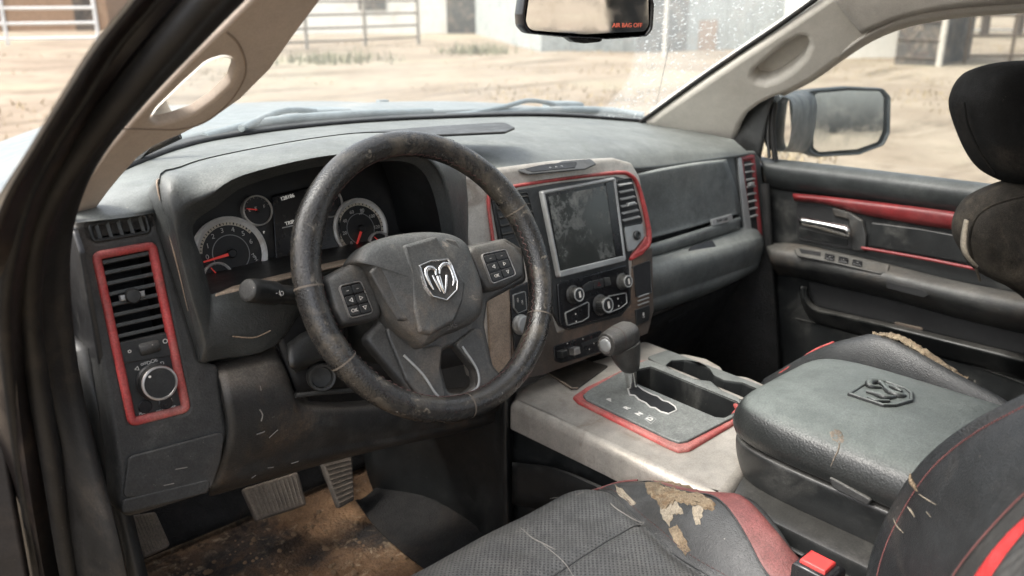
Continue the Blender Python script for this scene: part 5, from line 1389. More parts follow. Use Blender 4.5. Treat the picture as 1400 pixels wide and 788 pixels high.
# window frame of the door
loft('sail_panel', [dline([(1000,188),(1015,161),(1037,140),(1052,132)], .742), dline([(1012,205),(1028,180),(1045,150),(1056,131)], .742), dline([(1040,219),(1046,190),(1052,160),(1060,129)], .745)], M['plastic2'], pdoor, 4, 4, thick=.01)
tube('window_channel', dline([(1060,219),(1057,190),(1057,160),(1062,128)], .748), [.007]*4, M['rubber'], pdoor, 8, sub=4)
tube('window_channel', dline([(1052,216),(1050,190),(1051,160),(1056,132)], .744), [.004]*4, M['plastic'], pdoor, 8, sub=4)
vs = [P(1058,222,x=.775),P(1650,290,x=.775),P(1650,-200,x=.62),P(1300,-120,x=.62),P(1062,128,x=.755)]
make('window_pane', vs+[v+V((.004,0,0)) for v in vs], [(0,1,2,3,4),(9,8,7,6,5),(0,5,6,1),(4,9,5,0)], M['pane'], pdoor, 20)

# door mirror
mn = Matrix.Rotation(rad(-30), 3, 'Z') @ V((0, -1, 0)); mn = (mn+V((0,0,.07))).normalized()
MP = Plane(P(1160,165,y=.22), tuple(mn))
dm = thing('door_mirror', 'blue grey dusty door mirror outside the passenger window', 'mirror', tuple(P(1100,212,y=.22)))
o = ccw(fillet(MP.uvs([(1100,124),(1160,119),(1208,121),(1218,132),(1217,182),(1209,199),(1175,212),(1120,215),(1106,210)]), .02, 6))
c = sum(o, V((0,0)))/len(o); rows = []
for s, d in ((.93,-.004),(.96,.002),(1.0,-.002),(1.02,-.03),(.97,-.08),(.82,-.12),(.4,-.14),(0,-.142)):
    rows.append([MP.w(c.x+(p.x-c.x)*s, c.y+(p.y-c.y)*s, d) for p in o])
loft('mirror_housing', rows, M['mirrorshell'], dm, 1, 3, cu=True, ang=60)
slab('mirror_glass', MP, [(1113,128),(1160,124),(1203,125),(1208,134),(1207,178),(1200,194),(1172,204),(1120,208),(1112,202)], .001, M['mirror'], dm, r=.014, c0=-.0025, bev=0)
rows = []
for t in (0, .5, 1):
    a = MP.hit(1100,168,-.05)+V((.02,.02,0)); b = P(1064,170,x=.80); q = a.lerp(b, t)
    rows.append(sec(q, V((0,1,0)), V((0,0,1)), .05-.015*t, .086-.022*t, 18, 3.5))
loft('mirror_arm', rows, M['mirrorshell'], dm, 1, 3, cu=True, ang=60)

# ------------------------------------------------------------------ windscreen pillars and roof
def lerpx(p0, p1, py_top=0): pass
pil = thing('windscreen_pillar', 'tan windscreen pillar trim with oval grab handle opening, driver side', 'pillar', (-.73, .15, 1.35))
# plane through the pillar: base at the dash, top leaning in and back
A0, A1, A2 = P(100,285,x=-.745), P(345,0,x=-.625), P(440,0,x=-.545)
n_ = (A1-A0).cross(A2-A0).normalized()
if n_.dot(CAM-A0) < 0: n_ = -n_
PP = Plane(A0, n_)
hole = [(205,163),(216,147),(252,112),(283,84),(304,77),(319,80),(324,96),(316,117),(292,139),(268,156),(240,166),(215,172)]
slab('pillar_trim', PP, [(88,302),(98,282),(120,245),(148,206),(184,164),(222,124),(262,82),(304,42),(352,-6),(400,-56),(480,-56),(452,-16),(428,16),(404,48),(371,95),(330,136),(292,163),(250,184),(212,200),(190,216),(168,240),(150,262),(134,284),(116,297)], .012, M['beige'], pil,
     r=.009, bev=.004, c0=-.012, holes=[(hole, .014)])
inn = [(226,136),(250,108),(280,84),(303,78),(316,80),(321,95),(313,116),(290,138),(266,154),(250,157),(234,152)]
def wellring(name, pl, o1, o2, d1, d2, m_, par):
    """funnel joining loop o1 at height d1 to loop o2 at height d2 (an open handle hole)"""
    a = ccw(fillet(pl.uvs(o1, d1), .014, 8)); b = ccw(fillet(pl.uvs(o2, d2), .014, 8))
    def rs(L, n=72):
        per = [0]
        for i in range(len(L)): per.append(per[-1]+(L[(i+1) % len(L)]-L[i]).length)
        c = sum(L, V((0,0)))/len(L); out = []
        for k in range(n):
            ang_ = 2*PI*k/n; d = V((math.cos(ang_), math.sin(ang_))); best = None
            for i in range(len(L)):
                p, q = L[i]-c, L[(i+1) % len(L)]-c; e = q-p
                den = d.x*e.y-d.y*e.x
                if abs(den) < 1e-12: continue
                t = (p.x*e.y-p.y*e.x)/den; s = (p.x*d.y-p.y*d.x)/den
                if t > 0 and -1e-6 <= s <= 1+1e-6: best = t if best is None else max(best, t)
            out.append(c+d*(best or 0))
        return out
    A_, B_ = rs(a), rs(b)
    rows = [[pl.w(p.x, p.y, d1) for p in A_], [pl.w(*(p.lerp(q,.35)), d1+(d2-d1)*.6) for p, q in zip(A_, B_)], [pl.w(p.x, p.y, d2) for p in B_]]
    return loft(name, rows, m_, par, 1, 3, cu=True, ang=70)
wellring('handle_opening', PP, hole, inn, -.005, -.026, M['beige2'], pil)
# foot of the pillar, turning in to the dash
# thin seam line round the grab handle
tube('handle_seam', [PP.hit(a,b,.0004) for a,b in ((160,176),(205,177),(245,177),(280,167),(312,142),(332,112),(336,88),(326,60),(310,44))], .0011, mat('seam_brown', (.22,.17,.13), .8, grain=None), pil, 5, sub=5)
# black band between glass and trim
tube('glass_seal', [P(a,b,y=y)+V((0,.012,0)) for a,b,y in ((190,214,.37),(250,186,.33))], .006, M['rubber'], pil, 8, sub=2)

pp = thing('windscreen_pillar', 'grey beige windscreen pillar trim with oval recess, passenger side', 'pillar', (.70, .25, 1.31))
B0, B1, B2 = P(883,168,x=.635), P(1128,0,x=.585), P(1000,189,x=.725)
n_ = (B1-B0).cross(B2-B0).normalized()
if n_.dot(CAM-B0) < 0: n_ = -n_
PQ = Plane(B0, n_)
hole2 = [(1030,106),(1032,98),(1048,84),(1075,62),(1094,52),(1102,53),(1105,64),(1098,80),(1082,96),(1062,109),(1046,114),(1034,112)]
slab('pillar_trim', PQ, [(880,170),(900,155),(950,121),(1010,80),(1070,40),(1128,0),(1250,-85),(1330,-60),(1243,18),(1188,53),(1148,84),(1110,112),(1081,127),(1056,136),(1038,145),(1022,157),(1013,172),(1004,198),(950,192)], .05, M['beige2'], pp,
     r=[.003]+[.0]*6+[0]+[.02]*10+[.02], bev=.014, c0=-.05, holes=[(hole2, .006)])
well('handle_recess', PQ, [(1024,108),(1028,92),(1046,78),(1075,56),(1094,46),(1108,48),(1111,64),(1104,84),(1086,102),(1062,115),(1044,120),(1028,117)], .022, M['beige2'], pp, r=.01, c0=-.016, taper=.006)
tube('glass_seal', [P(a,b,x=x)+V((.002,.010,.004)) for a,b,x in ((878,171,.636),(950,119,.622),(1010,78,.610),(1070,38,.597),(1128,-3,.585),(1250,-88,.56))], .0055, M['rubber'], pp, 8, sub=3)
rl = thing('roof_rail', 'beige roof rail trim arching over the passenger window', 'trim', (.62, -.3, 1.55))
loft('rail_trim', [
  [P(1066,127,x=.735),P(1104,104,x=.70),P(1142,76,x=.672),P(1182,47,x=.65),P(1236,22,x=.635),P(1310,8,x=.628),P(1420,0,x=.62),P(1560,-4,x=.62)],
  [P(1070,127,x=.745),P(1110,104,x=.712),P(1150,76,x=.684),P(1188,50,x=.662),P(1240,28,x=.647),P(1312,15,x=.64),P(1420,8,x=.632),P(1560,4,x=.632)],
  [P(1070,129,x=.77),P(1112,107,x=.735),P(1150,80,x=.71),P(1190,54,x=.69),P(1242,33,x=.675),P(1314,20,x=.665),P(1420,12,x=.66),P(1560,8,x=.66)]], M['liner'], rl, 5, 3, thick=.006)
loft('rail_cover', [
  [P(1142,-4,x=.585),P(1200,-60,x=.56),P(1300,-120,x=.53),P(1420,-140,x=.50),P(1560,-150,x=.5)],
  [P(1160,18,x=.615),P(1220,-10,x=.60),P(1310,-40,x=.585),P(1420,-60,x=.57),P(1560,-70,x=.57)],
  [P(1180,42,x=.645),P(1236,20,x=.634),P(1310,7,x=.627),P(1420,-1,x=.619),P(1560,-5,x=.619)]], M['liner'], rl, 5, 4, thick=.01)
tube('trim_joint', [P(a,b,x=x)+V((-.003,-.003,0)) for a,b,x in ((1140,-6,.583),(1150,4,.596),(1164,20,.615),(1182,40,.645))], .0018, M['brownp'], rl, 6, sub=3)
tag(loft('roof', [[V((-.60,-.30,1.74)),V((-.3,-.25,1.80)),V((0,-.23,1.81)),V((.3,-.25,1.80)),V((.60,-.30,1.74))],[V((-.60,-.9,1.78)),V((-.3,-.9,1.83)),V((0,-.9,1.84)),V((.3,-.9,1.83)),V((.60,-.9,1.78))],[V((-.60,-2.0,1.74)),V((-.3,-2.0,1.80)),V((0,-2.0,1.81)),V((.3,-2.0,1.80)),V((.60,-2.0,1.74))]], M['liner'], None, 4, 4, thick=.03), 'beige headlining of the cab roof', 'roof', kind='structure')

# ------------------------------------------------------------------ driver door opening
jb = thing('door_frame', 'black rubber sealed driver door opening with white outer edge', 'door frame', (-.82, .0, .7))
path = [  # picture rows down the opening: (white edge L, white edge R, lip1, groove, bulb L, bulb R, seal R)
 ((226,-60),(232,-60),(262,-60),(285,-60),(318,-60),(345,-60),(398,-60)),
 ((178,0),(184,0),(213,0),(236,0),(266,0),(291,0),(334,0)),
 ((127,60),(134,62),(160,62),(184,62),(214,62),(236,62),(272,62)),
 ((82,132),(88,134),(112,134),(130,134),(158,134),(174,134),(202,134)),
 ((38,205),(44,207),(66,207),(84,207),(104,207),(116,207),(142,207)),
 ((-4,270),(6,272),(34,272),(48,272),(62,272),(74,272),(112,272)),
 ((-40,340),(-20,342),(16,342),(26,342),(40,342),(50,342),(100,342)),
 ((-70,430),(-46,430),(6,430),(18,430),(34,430),(46,430),(104,430)),
 ((-80,530),(-40,530),(14,530),(28,530),(46,530),(60,530),(118,530)),
 ((-80,640),(-30,640),(28,640),(46,640),(64,640),(80,640),(146,640)),
 ((-80,760),(-16,760),(48,760),(62,760),(82,760),(100,760),(180,760)),
 ((-80,860),(0,860),(66,860),(80,860),(100,860),(120,860),(200,860)),
]
xo = [.10, .085, .075, .06, .06, .055, .03, .03, .03, .03, .03, .03]
xbase = [-.66,-.685,-.71,-.735,-.758,-.778,-.79,-.795,-.795,-.795,-.795,-.795]
cols = [[], [], [], [], [], [], []]
dx = (-.085, -.080, -.060, -.050, -.040, -.028, .012)
for row, xb in zip(path, xbase):
    for k, q in enumerate(row): cols[k].append(P(*q, x=xb+dx[k]))
loft('outer_pillar', [[a.lerp(b,.1)+V((.022,.05,0)) for a,b in zip(cols[0], cols[1])], [a.lerp(b,.12) for a,b in zip(cols[0], cols[1])], [a.lerp(b,.6)+V((-.001,0,.001)) for a,b in zip(cols[0], cols[1])], cols[1]], M['paint'], jb, 4, 2, label='white painted outer pillar edge')
loft('jamb_panel', [cols[1], [a.lerp(b,.5) for a,b in zip(cols[1], cols[2])], cols[2], cols[3], [p+V((.03,.05,-.0)) for p in cols[3]]], M['jamb'], jb, 4, 2, thick=.003, ang=30)
loft('jamb_channel', [[p+V((.012,.03,-.004)) for p in cols[3]], [p+V((.01,.03,-.004)) for p in cols[4]]], M['dark'], jb, 4, 1, thick=.003)
tube('outer_lip', cols[2], .006, M['rubber'], jb, 8, sub=4)
tube('outer_lip', [p+V((.004,.012,0)) for p in cols[3]], .004, M['rubber'], jb, 8, sub=4)
tube('bulb_seal', [a.lerp(b,.5) for a,b in zip(cols[4], cols[5])], .0105, M['rubber'], jb, 12, sub=4)
loft('weatherstrip', [[p+V((.002,.018,-.004)) for p in cols[5]], [p+V((.002,.002,0)) for p in cols[5]], [a.lerp(b,.35)+V((-.005,-.002,.003)) for a,b in zip(cols[5], cols[6])], [a.lerp(b,.62)+V((-.005,-.001,.002)) for a,b in zip(cols[5], cols[6])], [a.lerp(b,.80) for a,b in zip(cols[5], cols[6])], [a.lerp(b,.80)+V((.0,.025,-.004)) for a,b in zip(cols[5], cols[6])]], M['rubber'], jb, 4, 4, thick=.004, ang=60)
slab('latch_scrap', Plane(P(12,700,x=-.87),(-.3,-.9,.2)), [(-20,590),(6,600),(22,700),(40,800),(-20,800)], .012, M['jamb'], jb, r=.006, bev=.004)

# ------------------------------------------------------------------ windscreen, wipers, bonnet
ws = thing('windscreen', 'dusty windscreen with a wiped arc and a long thin crack', 'windscreen', (0, .6, 1.36))
wb = [P(120,262,y=.30),P(185,226,y=.375),P(290,193,y=.49),P(450,172,y=.59),P(600,163,y=.62),P(750,160,y=.60),P(884,169,y=.49),P(960,185,y=.37),P(1010,196,y=.28)]
wt = [V((-.65,-.34,1.75)),V((-.54,-.27,1.782)),V((-.38,-.22,1.80)),V((-.19,-.19,1.81)),V((0,-.18,1.815)),V((.19,-.19,1.81)),V((.38,-.22,1.80)),V((.54,-.27,1.782)),V((.65,-.34,1.75))]
wm = [a.lerp(b,.5)+V((0,.03,.02)) for a, b in zip(wb, wt)]
wl = [p+V((0,.02,-.012)) for p in wb]
gl_ = loft('glass', [wl, wm, wt], M['wind'], ws, 5, 8, ang=180, label='dusty glass, speckled outside the wiped arc')
loft('frit_band', [[p+V((0,-.004,-.016)) for p in wb], [p+V((0,-.007,-.002)) for p in wb], [p+V((0,-.007,.0085)) for p in wb]], M['dark'], ws, 5, 1)
# crack: a hairline groove in the pane
ck = MB()
def onws(px, py):
    from mathutils.geometry import intersect_ray_tri
    d = ray(px, py); me = gl_.data; best = None
    for p in me.polygons:
        vs_ = [me.vertices[i].co for i in p.vertices]
        for t in range(1, len(vs_)-1):
            h = intersect_ray_tri(vs_[0], vs_[t], vs_[t+1], d, CAM, True)
            if h is not None and (best is None or (h-CAM).length < (best-CAM).length): best = h
    return best
cp = [onws(*q) for q in ((914,60),(909,86),(904,108),(899,132),(893,160))]
cp = [q for q in cp if q is not None]
if len(cp) > 2: tube('crack', [p+V((0,-.002,0)) for p in cp], .0007, mat('crack_edge', (.20,.20,.19), .5, grain=None), ws, 5, sub=2)
cw = loft('cowl_band', [[p+V((0,.012,-.004)) for p in wb], [p+V((0,.05,-.004)) for p in wb], [p+V((0,.10,-.03)) for p in wb]], M['wiper'], ws, 5, 2, thick=.006)

def wiper(label, arm, blade, y0, hub):
    t = thing('windscreen_wiper', label, 'wiper', tuple(P(*hub, y=y0)), group=None)
    tube('blade', [P(a,b,y=y) for a,b,y in blade], .009, M['wiper'], t, 8, sub=4)
    tube('wiper_arm', [P(a,b,y=y) for a,b,y in arm], [.006]*(len(arm)-1)+[.010], M['wiper'], t, 8, sub=4)
    h = P(*hub, y=y0)
    vs, fs = box_geo(h, (.10,.05,.028), V((.95,-.2,-.05)).normalized(), V((.2,.95,0)).normalized(), V((.05,0,1)).normalized(), .008); make('hub_cover', vs, fs, M['wiper'], t)
wiper('driver side windscreen wiper parked above the left of the dash', [(330,176,.50),(365,159,.60),(395,151,.64),(425,152,.68),(440,156,.70)], [(280,189,.50),(340,172,.56),(400,163,.60),(470,158,.63),(540,155,.66),(590,153,.67)], .70, (445,157))
wiper('passenger side windscreen wiper parked in front of the glove box', [(640,156,.66),(690,146,.66),(720,138,.68),(745,140,.70),(765,146,.72)], [(610,160,.66),(690,154,.66),(780,150,.66),(840,152,.62),(880,158,.56)], .72, (770,146))
hd = tag(loft('bonnet', [
  [P(100,240,y=.55),P(200,205,y=.66),P(400,160,y=.78),P(600,152,y=.82),P(760,150,y=.80),P(900,160,y=.70)],
  [V((-.82,.75,1.27)),V((-.58,.9,1.33)),V((-.25,1.0,1.365)),V((.1,1.0,1.365)),V((.5,.95,1.35)),V((.82,.85,1.30))],
  [V((-.82,1.3,1.19)),V((-.58,1.3,1.27)),V((-.25,1.35,1.335)),V((.1,1.35,1.335)),V((.5,1.3,1.32)),V((.82,1.3,1.27))],
  [V((-.78,1.8,1.12)),V((-.55,1.9,1.21)),V((-.25,1.95,1.275)),V((.1,1.95,1.275)),V((.5,1.9,1.26)),V((.78,1.8,1.19))],
  [V((-.74,2.0,1.0)),V((-.5,2.1,1.0)),V((-.25,2.15,1.0)),V((.1,2.15,1.0)),V((.5,2.1,1.0)),V((.74,2.0,1.0))]], M['hood'], None, 5, 6, thick=.01), 'pale dusty bonnet beyond the windscreen', 'bonnet')
wash = tag(make('washer_nozzle', *box_geo(P(523,141,y=1.35)+V((0,0,.004)), (.035,.02,.012), bev=.004), M['wiper']), 'small black washer nozzle on the pale bonnet', 'nozzle')

# interior mirror
rmn = (Matrix.Rotation(rad(-18), 3, 'Z') @ V((0,-1,0))); rmn = (rmn+V((0,0,-.02))).normalized()
RP = Plane(P(803,15,x=.0), tuple(rmn))
rvm = thing('rear_view_mirror', 'black rear view mirror hanging behind the windscreen', 'mirror', tuple(RP.o))
o = ccw(fillet(RP.uvs([(718,-22),(712,20),(713,36),(722,46),(770,51),(830,54),(884,50),(892,40),(894,6),(886,-22)]), .012, 6))
c = sum(o, V((0,0)))/len(o); rows = []
for s, d in ((.945,0),(.965,.003),(1.0,.001),(1.01,-.012),(.95,-.03),(.6,-.045),(0,-.048)):
    rows.append([RP.w(c.x+(p.x-c.x)*s, c.y+(p.y-c.y)*s, d) for p in o])
loft('mirror_housing', rows, M['black'], rvm, 1, 3, cu=True, ang=60)
rg_ = slab('mirror_glass', RP, [(725,-16),(719,28),(722,38),(730,42),(800,47),(882,43),(887,34),(886,-16)], .001, M['mirror'], rvm, r=.01, c0=.0, bev=0)
text('indicator_text', 'AIR BAG OFF', RP, .0012, .0095, M['litred'], rg_, px=(858,35), rot=0)
slab('sensor_pod', RP, [(772,48),(826,52),(822,58),(800,60),(786,58)], .02, M['black'], rvm, r=.006, bev=.004, c0=-.02)
tube('mirror_stem', [RP.hit(720,-20,-.03), RP.hit(716,-45,-.05)+V((0,.03,.01)), V((.0,-.02,1.72))], [.012,.010,.016], M['black'], rvm, 10, sub=3)

# rear of the cab, seen only in the mirrors: bulkhead, rear bench and passenger rear door
rear = thing('rear_bench', 'dark rear bench seat behind the front seats', 'car seat', (0, -1.6, .62))
zs = [(.72, 1, .05), (.80, 1, .0), (.98, 1, .0), (1.03, 1, .03), (1.045, 1, .1)]
loft('bench_cushion', rbox_rows((0, -1.45), .66, .26, zs, 6), M['seat'], rear, 1, 3, cu=True, cap=True)
zs = [(.95, 1, .02), (1.05, 1, .0), (1.38, 1, .0), (1.44, 1, .02), (1.46, 1, .05)]
loft('bench_backrest', rbox_rows((0, -1.78), .66, .08, zs, 6), M['seat'], rear, 1, 3, cu=True, cap=True)
cbk = thing('cab_bulkhead', 'dark rear wall of the cab with its rear window opening', 'wall', (0, -1.98, .6))
BW = Plane((0, -1.98, 1.2), (0, 1, 0))
slab('bulkhead_panel', BW, [(-.76,-.6),(.76,-.6),(.70,.1),(.58,.6),(-.58,.6),(-.70,.1)], .04, M['plastic2'], cbk, uv=True, holes=[([(-.5,.24),(.5,.24),(.44,.5),(-.44,.5)], .03)], bev=.004)
rdr = thing('rear_door', 'black rear passenger door panel with window opening', 'car door', (.76, -1.4, .6))
slab('door_panel', Plane((.775, -1.4, 1.0), (-1, 0, 0)), [(-.58,-.4),(.58,-.4),(.58,.22),(.58,.74),(.46,.74),(.46,.24),(-.48,.24),(-.48,.74),(-.58,.74)], .03, M['plastic2'], rdr, uv=True, bev=.004, c0=-.03)

# unseen cowl side and open driver door, added to block sky light
cwl = thing('unseen_cowl_side', 'unseen dark body panel in front of the driver door opening, added to block light', 'body panel', (-.82, .5, .6))
make('inner_wall', *box_geo((-.815,.56,.98),(.03,.66,.76),bev=.01), M['jamb'], cwl)
make('outer_skin', *box_geo((-.885,1.05,.80),(.03,1.5,.86),bev=.012), M['paint'], cwl)
ddr = thing('unseen_driver_door', 'unseen open driver door left of the cab, added to block sky light', 'car door', (-.95, .2, .6))
du = V((-.93,-.36,0)).normalized(); dn = V((-du.y, du.x, 0))
make('door_panel', *box_geo(V((-.95,.20,.90))+du*.58, (1.12,.09,.66), du, dn, V((0,0,1)), .02), M['plastic2'], ddr)
make('window_frame', *slab_geo(Plane(V((-.95,.20,1.45))+du*.58, dn), [V((-.52,-.22)),V((.54,-.22)),V((.54,.30)),V((-.10,.30))], .03, .004, [[V((-.42,-.17)),V((.49,-.17)),V((.49,.25)),V((-.08,.25))]]), M['jamb'], ddr)

rdl = thing('rear_door', 'unseen black rear door panel behind the driver door, added to darken the cab', 'car door', (-.76, -1.5, .6))
slab('door_panel', Plane((-.775, -1.5, 1.0), (1, 0, 0)), [(-.46,-.4),(.46,-.4),(.46,.74),(.36,.74),(.36,.24),(-.36,.24),(-.36,.74),(-.46,.74)], .03, M['plastic2'], rdl, uv=True, bev=.004, c0=-.03)  # added out of view to cut light from behind and deepen shadows
# ------------------------------------------------------------------ the yard outside
GS = .030                      # the yard climbs gently ahead of the truck
gd = V((FWD.x, FWD.y, 0)).normalized()
GN = V((-gd.x*GS, -gd.y*GS, 1)).normalized()
GO = V((CAM.x, CAM.y, -.12))
def G(px, py):
    d = ray(px, py); t = (GO-CAM).dot(GN)/d.dot(GN); return CAM+d*t
def gz(x, y): return GO.z+GS*max(0, (x-GO.x)*gd.x+(y-GO.y)*gd.y)
vs = []; fs = []
NXg = 70
for j in range(NXg+1):
    for i in range(NXg+1):
        a, b = (i/NXg-.5)*2, (j/NXg-.5)*2
        x = math.copysign(abs(a)**2.2, a)*260; y = math.copysign(abs(b)**2.2, b)*260
        r_ = math.hypot(x, y)
        z = gz(x, y) if True else 0
        z += .05*math.sin(x*.9+y*.3)*math.sin(y*.7-x*.2)*min(1, max(0, r_-3)/6)
        vs.append(V((x, y, z)))
for j in range(NXg):
    for i in range(NXg):
        a = j*(NXg+1)+i; fs.append((a, a+1, a+NXg+2, a+NXg+1))
tag(make('ground', vs, fs, M['ground'], None, 180), 'sandy dry yard around the truck', 'ground', kind='structure')

def up_at(px_base, py_base, py_top):
    """height of something standing at a ground point whose top shows at py_top"""
    b = G(px_base, py_base); d = ray(px_base, py_top)
    hd_ = math.hypot(b.x-CAM.x, b.y-CAM.y); hl = math.hypot(d.x, d.y)
    return CAM.z+d.z/hl*hd_-b.z
def fence(label, a, b, h, nrail, npost, mr, mp, rr=.04, wid=.09, group=None):
    A, B = G(*a), G(*b)
    t = thing('rail_fence', label, 'fence', tuple(A), group)
    for k in range(nrail):
        z = h*(.12+.86*k/(nrail-1))
        tube('rail', [A+V((0,0,z)), A.lerp(B,.5)+V((0,0,z-.01)), B+V((0,0,z))], rr, mr, t, 8, sub=2)
    for k in range(npost):
        q = A.lerp(B, k/(npost-1)); vs, fs = box_geo(q+V((0,0,h*.52)), (wid,wid,h*1.1), bev=.01); make('post', vs, fs, mp, t)
    return t
def shed(name, label, cat, base, h, depth, m_, parts=()):
    """box building seen from the front: base = two ground picture points"""
    A, B = G(*base[0]), G(*base[1]); u = (B-A); L = u.length; u.normalize(); back = V((-u.y, u.x, 0))
    if back.dot(gd) < 0: back = -back
    t = thing(name, label, cat, tuple(A))
    mb = MB()
    z0 = V((0,0,-.3)); z1 = V((0,0,h))
    c = [A, B, B+back*depth, A+back*depth]
    vs = [q+z0 for q in c]+[q+z1 for q in c]
    make('wall', vs, [(0,1,5,4),(1,2,6,5),(2,3,7,6),(3,0,4,7)], m_, t, 20)
    rz = [q+z1 for q in c]; mid0 = A.lerp(B,.5)
    make('roof', [A-u*.2-back*.2+z1, B+u*.2-back*.2+z1, B+u*.2+back*(depth+.2)+z1+V((0,0,.5)), A-u*.2+back*(depth+.2)+z1+V((0,0,.5))]+[q+V((0,0,.12)) for q in (A-u*.2-back*.2+z1, B+u*.2-back*.2+z1, B+u*.2+back*(depth+.2)+z1+V((0,0,.5)), A-u*.2+back*(depth+.2)+z1+V((0,0,.5)))], [(0,1,2,3),(4,5,6,7),(0,1,5,4),(1,2,6,5),(2,3,7,6),(3,0,4,7)], M['corr'], t, 20)
    for nm, s0, s1, h0, h1, mm, out in parts:
        a_, b_ = A+u*L*s0-back*out, A+u*L*s1-back*out
        vs = [a_+V((0,0,h0)), b_+V((0,0,h0)), b_+V((0,0,h1)), a_+V((0,0,h1))]; vs += [v+back*(out*.9) for v in vs]
        make(nm, vs, [(0,1,2,3),(7,6,5,4),(0,4,5,1),(1,5,6,2),(2,6,7,3),(3,7,4,0)], mm, t, 20)
    return t
# left, past the pillar
fence('white pipe rail fence at the far left beyond the pillar', (-260,66), (136,60), 1.75, 4, 4, M['rail'], M['rail'], .05, .10)
shed('wooden_shed', 'brown board shed with dark doorway behind the white rail fence', 'shed', ((-330,46),(150,42)), 3.2, 6, M['brownwall'], [('doorway',.90,.97,0,2.4,M['boards'],.05),('plank',.2,.215,0,3.1,M['boards'],.05),('plank',.45,.465,0,3.1,M['boards'],.05),('plank',.68,.695,0,3.1,M['boards'],.05)])
# through the windscreen
fence('weathered rail fence seen through the windscreen left of the dark doorway', (330,72), (572,60), 1.9, 5, 4, M['railb'], M['post'], .035, .10)
shed('stable_block', 'whitewashed stable with a dark plank door facing the yard', 'stable', ((380,47),(745,45)), 3.4, 7, M['whitewall'], [('plank_door',.625,.79,0,2.3,M['boards'],.06),('window_opening',.3,.4,1.0,2.0,M['boards'],.05)])
shed('large_barn', 'large grey clad barn behind the mirror and right half of the windscreen', 'barn', ((740,72),(1150,66)), 6.0, 12, M['corr'], [('clad_seam',k/12,k/12+.006,0,5.9,M['corr'],.04) for k in range(1,12)]+[('barn_door',.30,.46,0,3.0,M['boards'],.08),('brick_patch',.50,.56,0,.9,M['brownwall'],.06)])
def pole(label, base, top_py, r):
    b = G(*base); h = up_at(base[0], base[1], top_py)
    t = thing('wooden_pole', label, 'pole', tuple(b))
    tube('pole_shaft', [b-V((0,0,.2)), b+V((0,0,h*.5)), b+V((0,0,h))], [r*1.1,r,r*.9], M['palepost'], t, 10, sub=2)
    lathe('pole_cap', b+V((0,0,h)), (0,0,1), [(r*1.2,0),(r*1.2,.04),(r*.3,.08)], M['post'], t, 10)
pole('tall pale pole in front of the grey barn', (908,78), -160, .055)
pole('pale pole beside the dark plank gate seen through the side window', (1283,93), -60, .07)
# through the passenger window
shed('white_store', 'low white building at the end of the barn seen over the door mirror', 'building', ((1130,80),(1236,80)), 3.6, 6, M['whitewall'], [('corner_board',.97,1.0,0,3.5,M['post'],.04)])
shed('plank_hut', 'dark plank hut to the right of the white building', 'hut', ((1222,90),(1282,93)), 3.0, 3.5, M['boards'], [('slat',0,1,k*.42+.2,k*.42+.23,M['bark'],.04) for k in range(6)])
fence('brown pipe rail gate and fence right of the plank hut', (1318,88), (1560,84), 1.7, 4, 5, M['railb'], M['railb'], .035, .07)
fence('distant pale rail fence beyond the plank hut', (1290,48), (1620,44), 1.6, 3, 8, M['rail'], M['post'], .04, .10)
def tree(name, label, base, h, w, bare=False, seed=1, cat='tree', group=None):
    rnd = random.Random(seed); b = G(*base)
    t = thing(name, label, cat, tuple(b), group)
    tk = MB()
    v_, f_ = tube_geo([b-V((0,0,.3)), b+V((.05,0,h*.3)), b+V((.1,.05,h*.55))], [h*.035,h*.028,h*.018], 8, sub=3); tk.add(v_, f_)
    tips = []
    for k in range(16):
        a = rnd.uniform(0, 2*PI); s = b+V((.05,0,h*rnd.uniform(.22,.5))); e = b+V((math.cos(a)*w*rnd.uniform(.3,.9), math.sin(a)*w*rnd.uniform(.3,.9), h*rnd.uniform(.55,.98)))
        m_ = s.lerp(e,.5)+V((0,0,h*.05)); v_, f_ = tube_geo([s, m_, e], [h*.012,h*.008,h*.002], 5, sub=3); tk.add(v_, f_)
        tips += [s.lerp(e, q) for q in (.5,.7,.85,1)]
    tk.build('trunk', M['bark'], t)
    cr_ = MB()
    for k in range(700):
        c_ = rnd.choice(tips)+V((rnd.gauss(0,w*.16), rnd.gauss(0,w*.16), rnd.gauss(0,h*.07)))
        if bare:
            d = V((rnd.uniform(-1,1),rnd.uniform(-1,1),rnd.uniform(-.2,1))).normalized()*h*.07; v_, f_ = tube_geo([c_, c_+d], [.02,.006], 3, cap=False); cr_.add(v_, f_)
        else:
            s_ = h*.035; a1 = V((rnd.uniform(-1,1),rnd.uniform(-1,1),rnd.uniform(-1,1))).normalized()*s_; a2 = V((rnd.uniform(-1,1),rnd.uniform(-1,1),rnd.uniform(-1,1))).normalized()*s_
            cr_.add([c_-a1, c_+a2, c_+a1, c_-a2], [(0,1,2,3)])
    cr_.build('crown', M['twig'] if bare else M['leaf'], t, 180)
for i, (px, py, h, w, bare) in enumerate(((1300,52,5.5,2.6,True),(1345,50,5.0,2.4,True),(1390,50,6.0,2.8,True),(1440,50,5.6,2.6,True),(1500,50,5.2,2.6,False))):
    tree('bare_tree', ['leafless tree just right of the pole in the side window','shorter leafless tree second from the pole','tall leafless tree at the right frame edge','leafless tree beyond the headrest','green tree beyond the headrest'][i], (px,py), h, w, bare, 30+i, group='trees beyond the far fence')
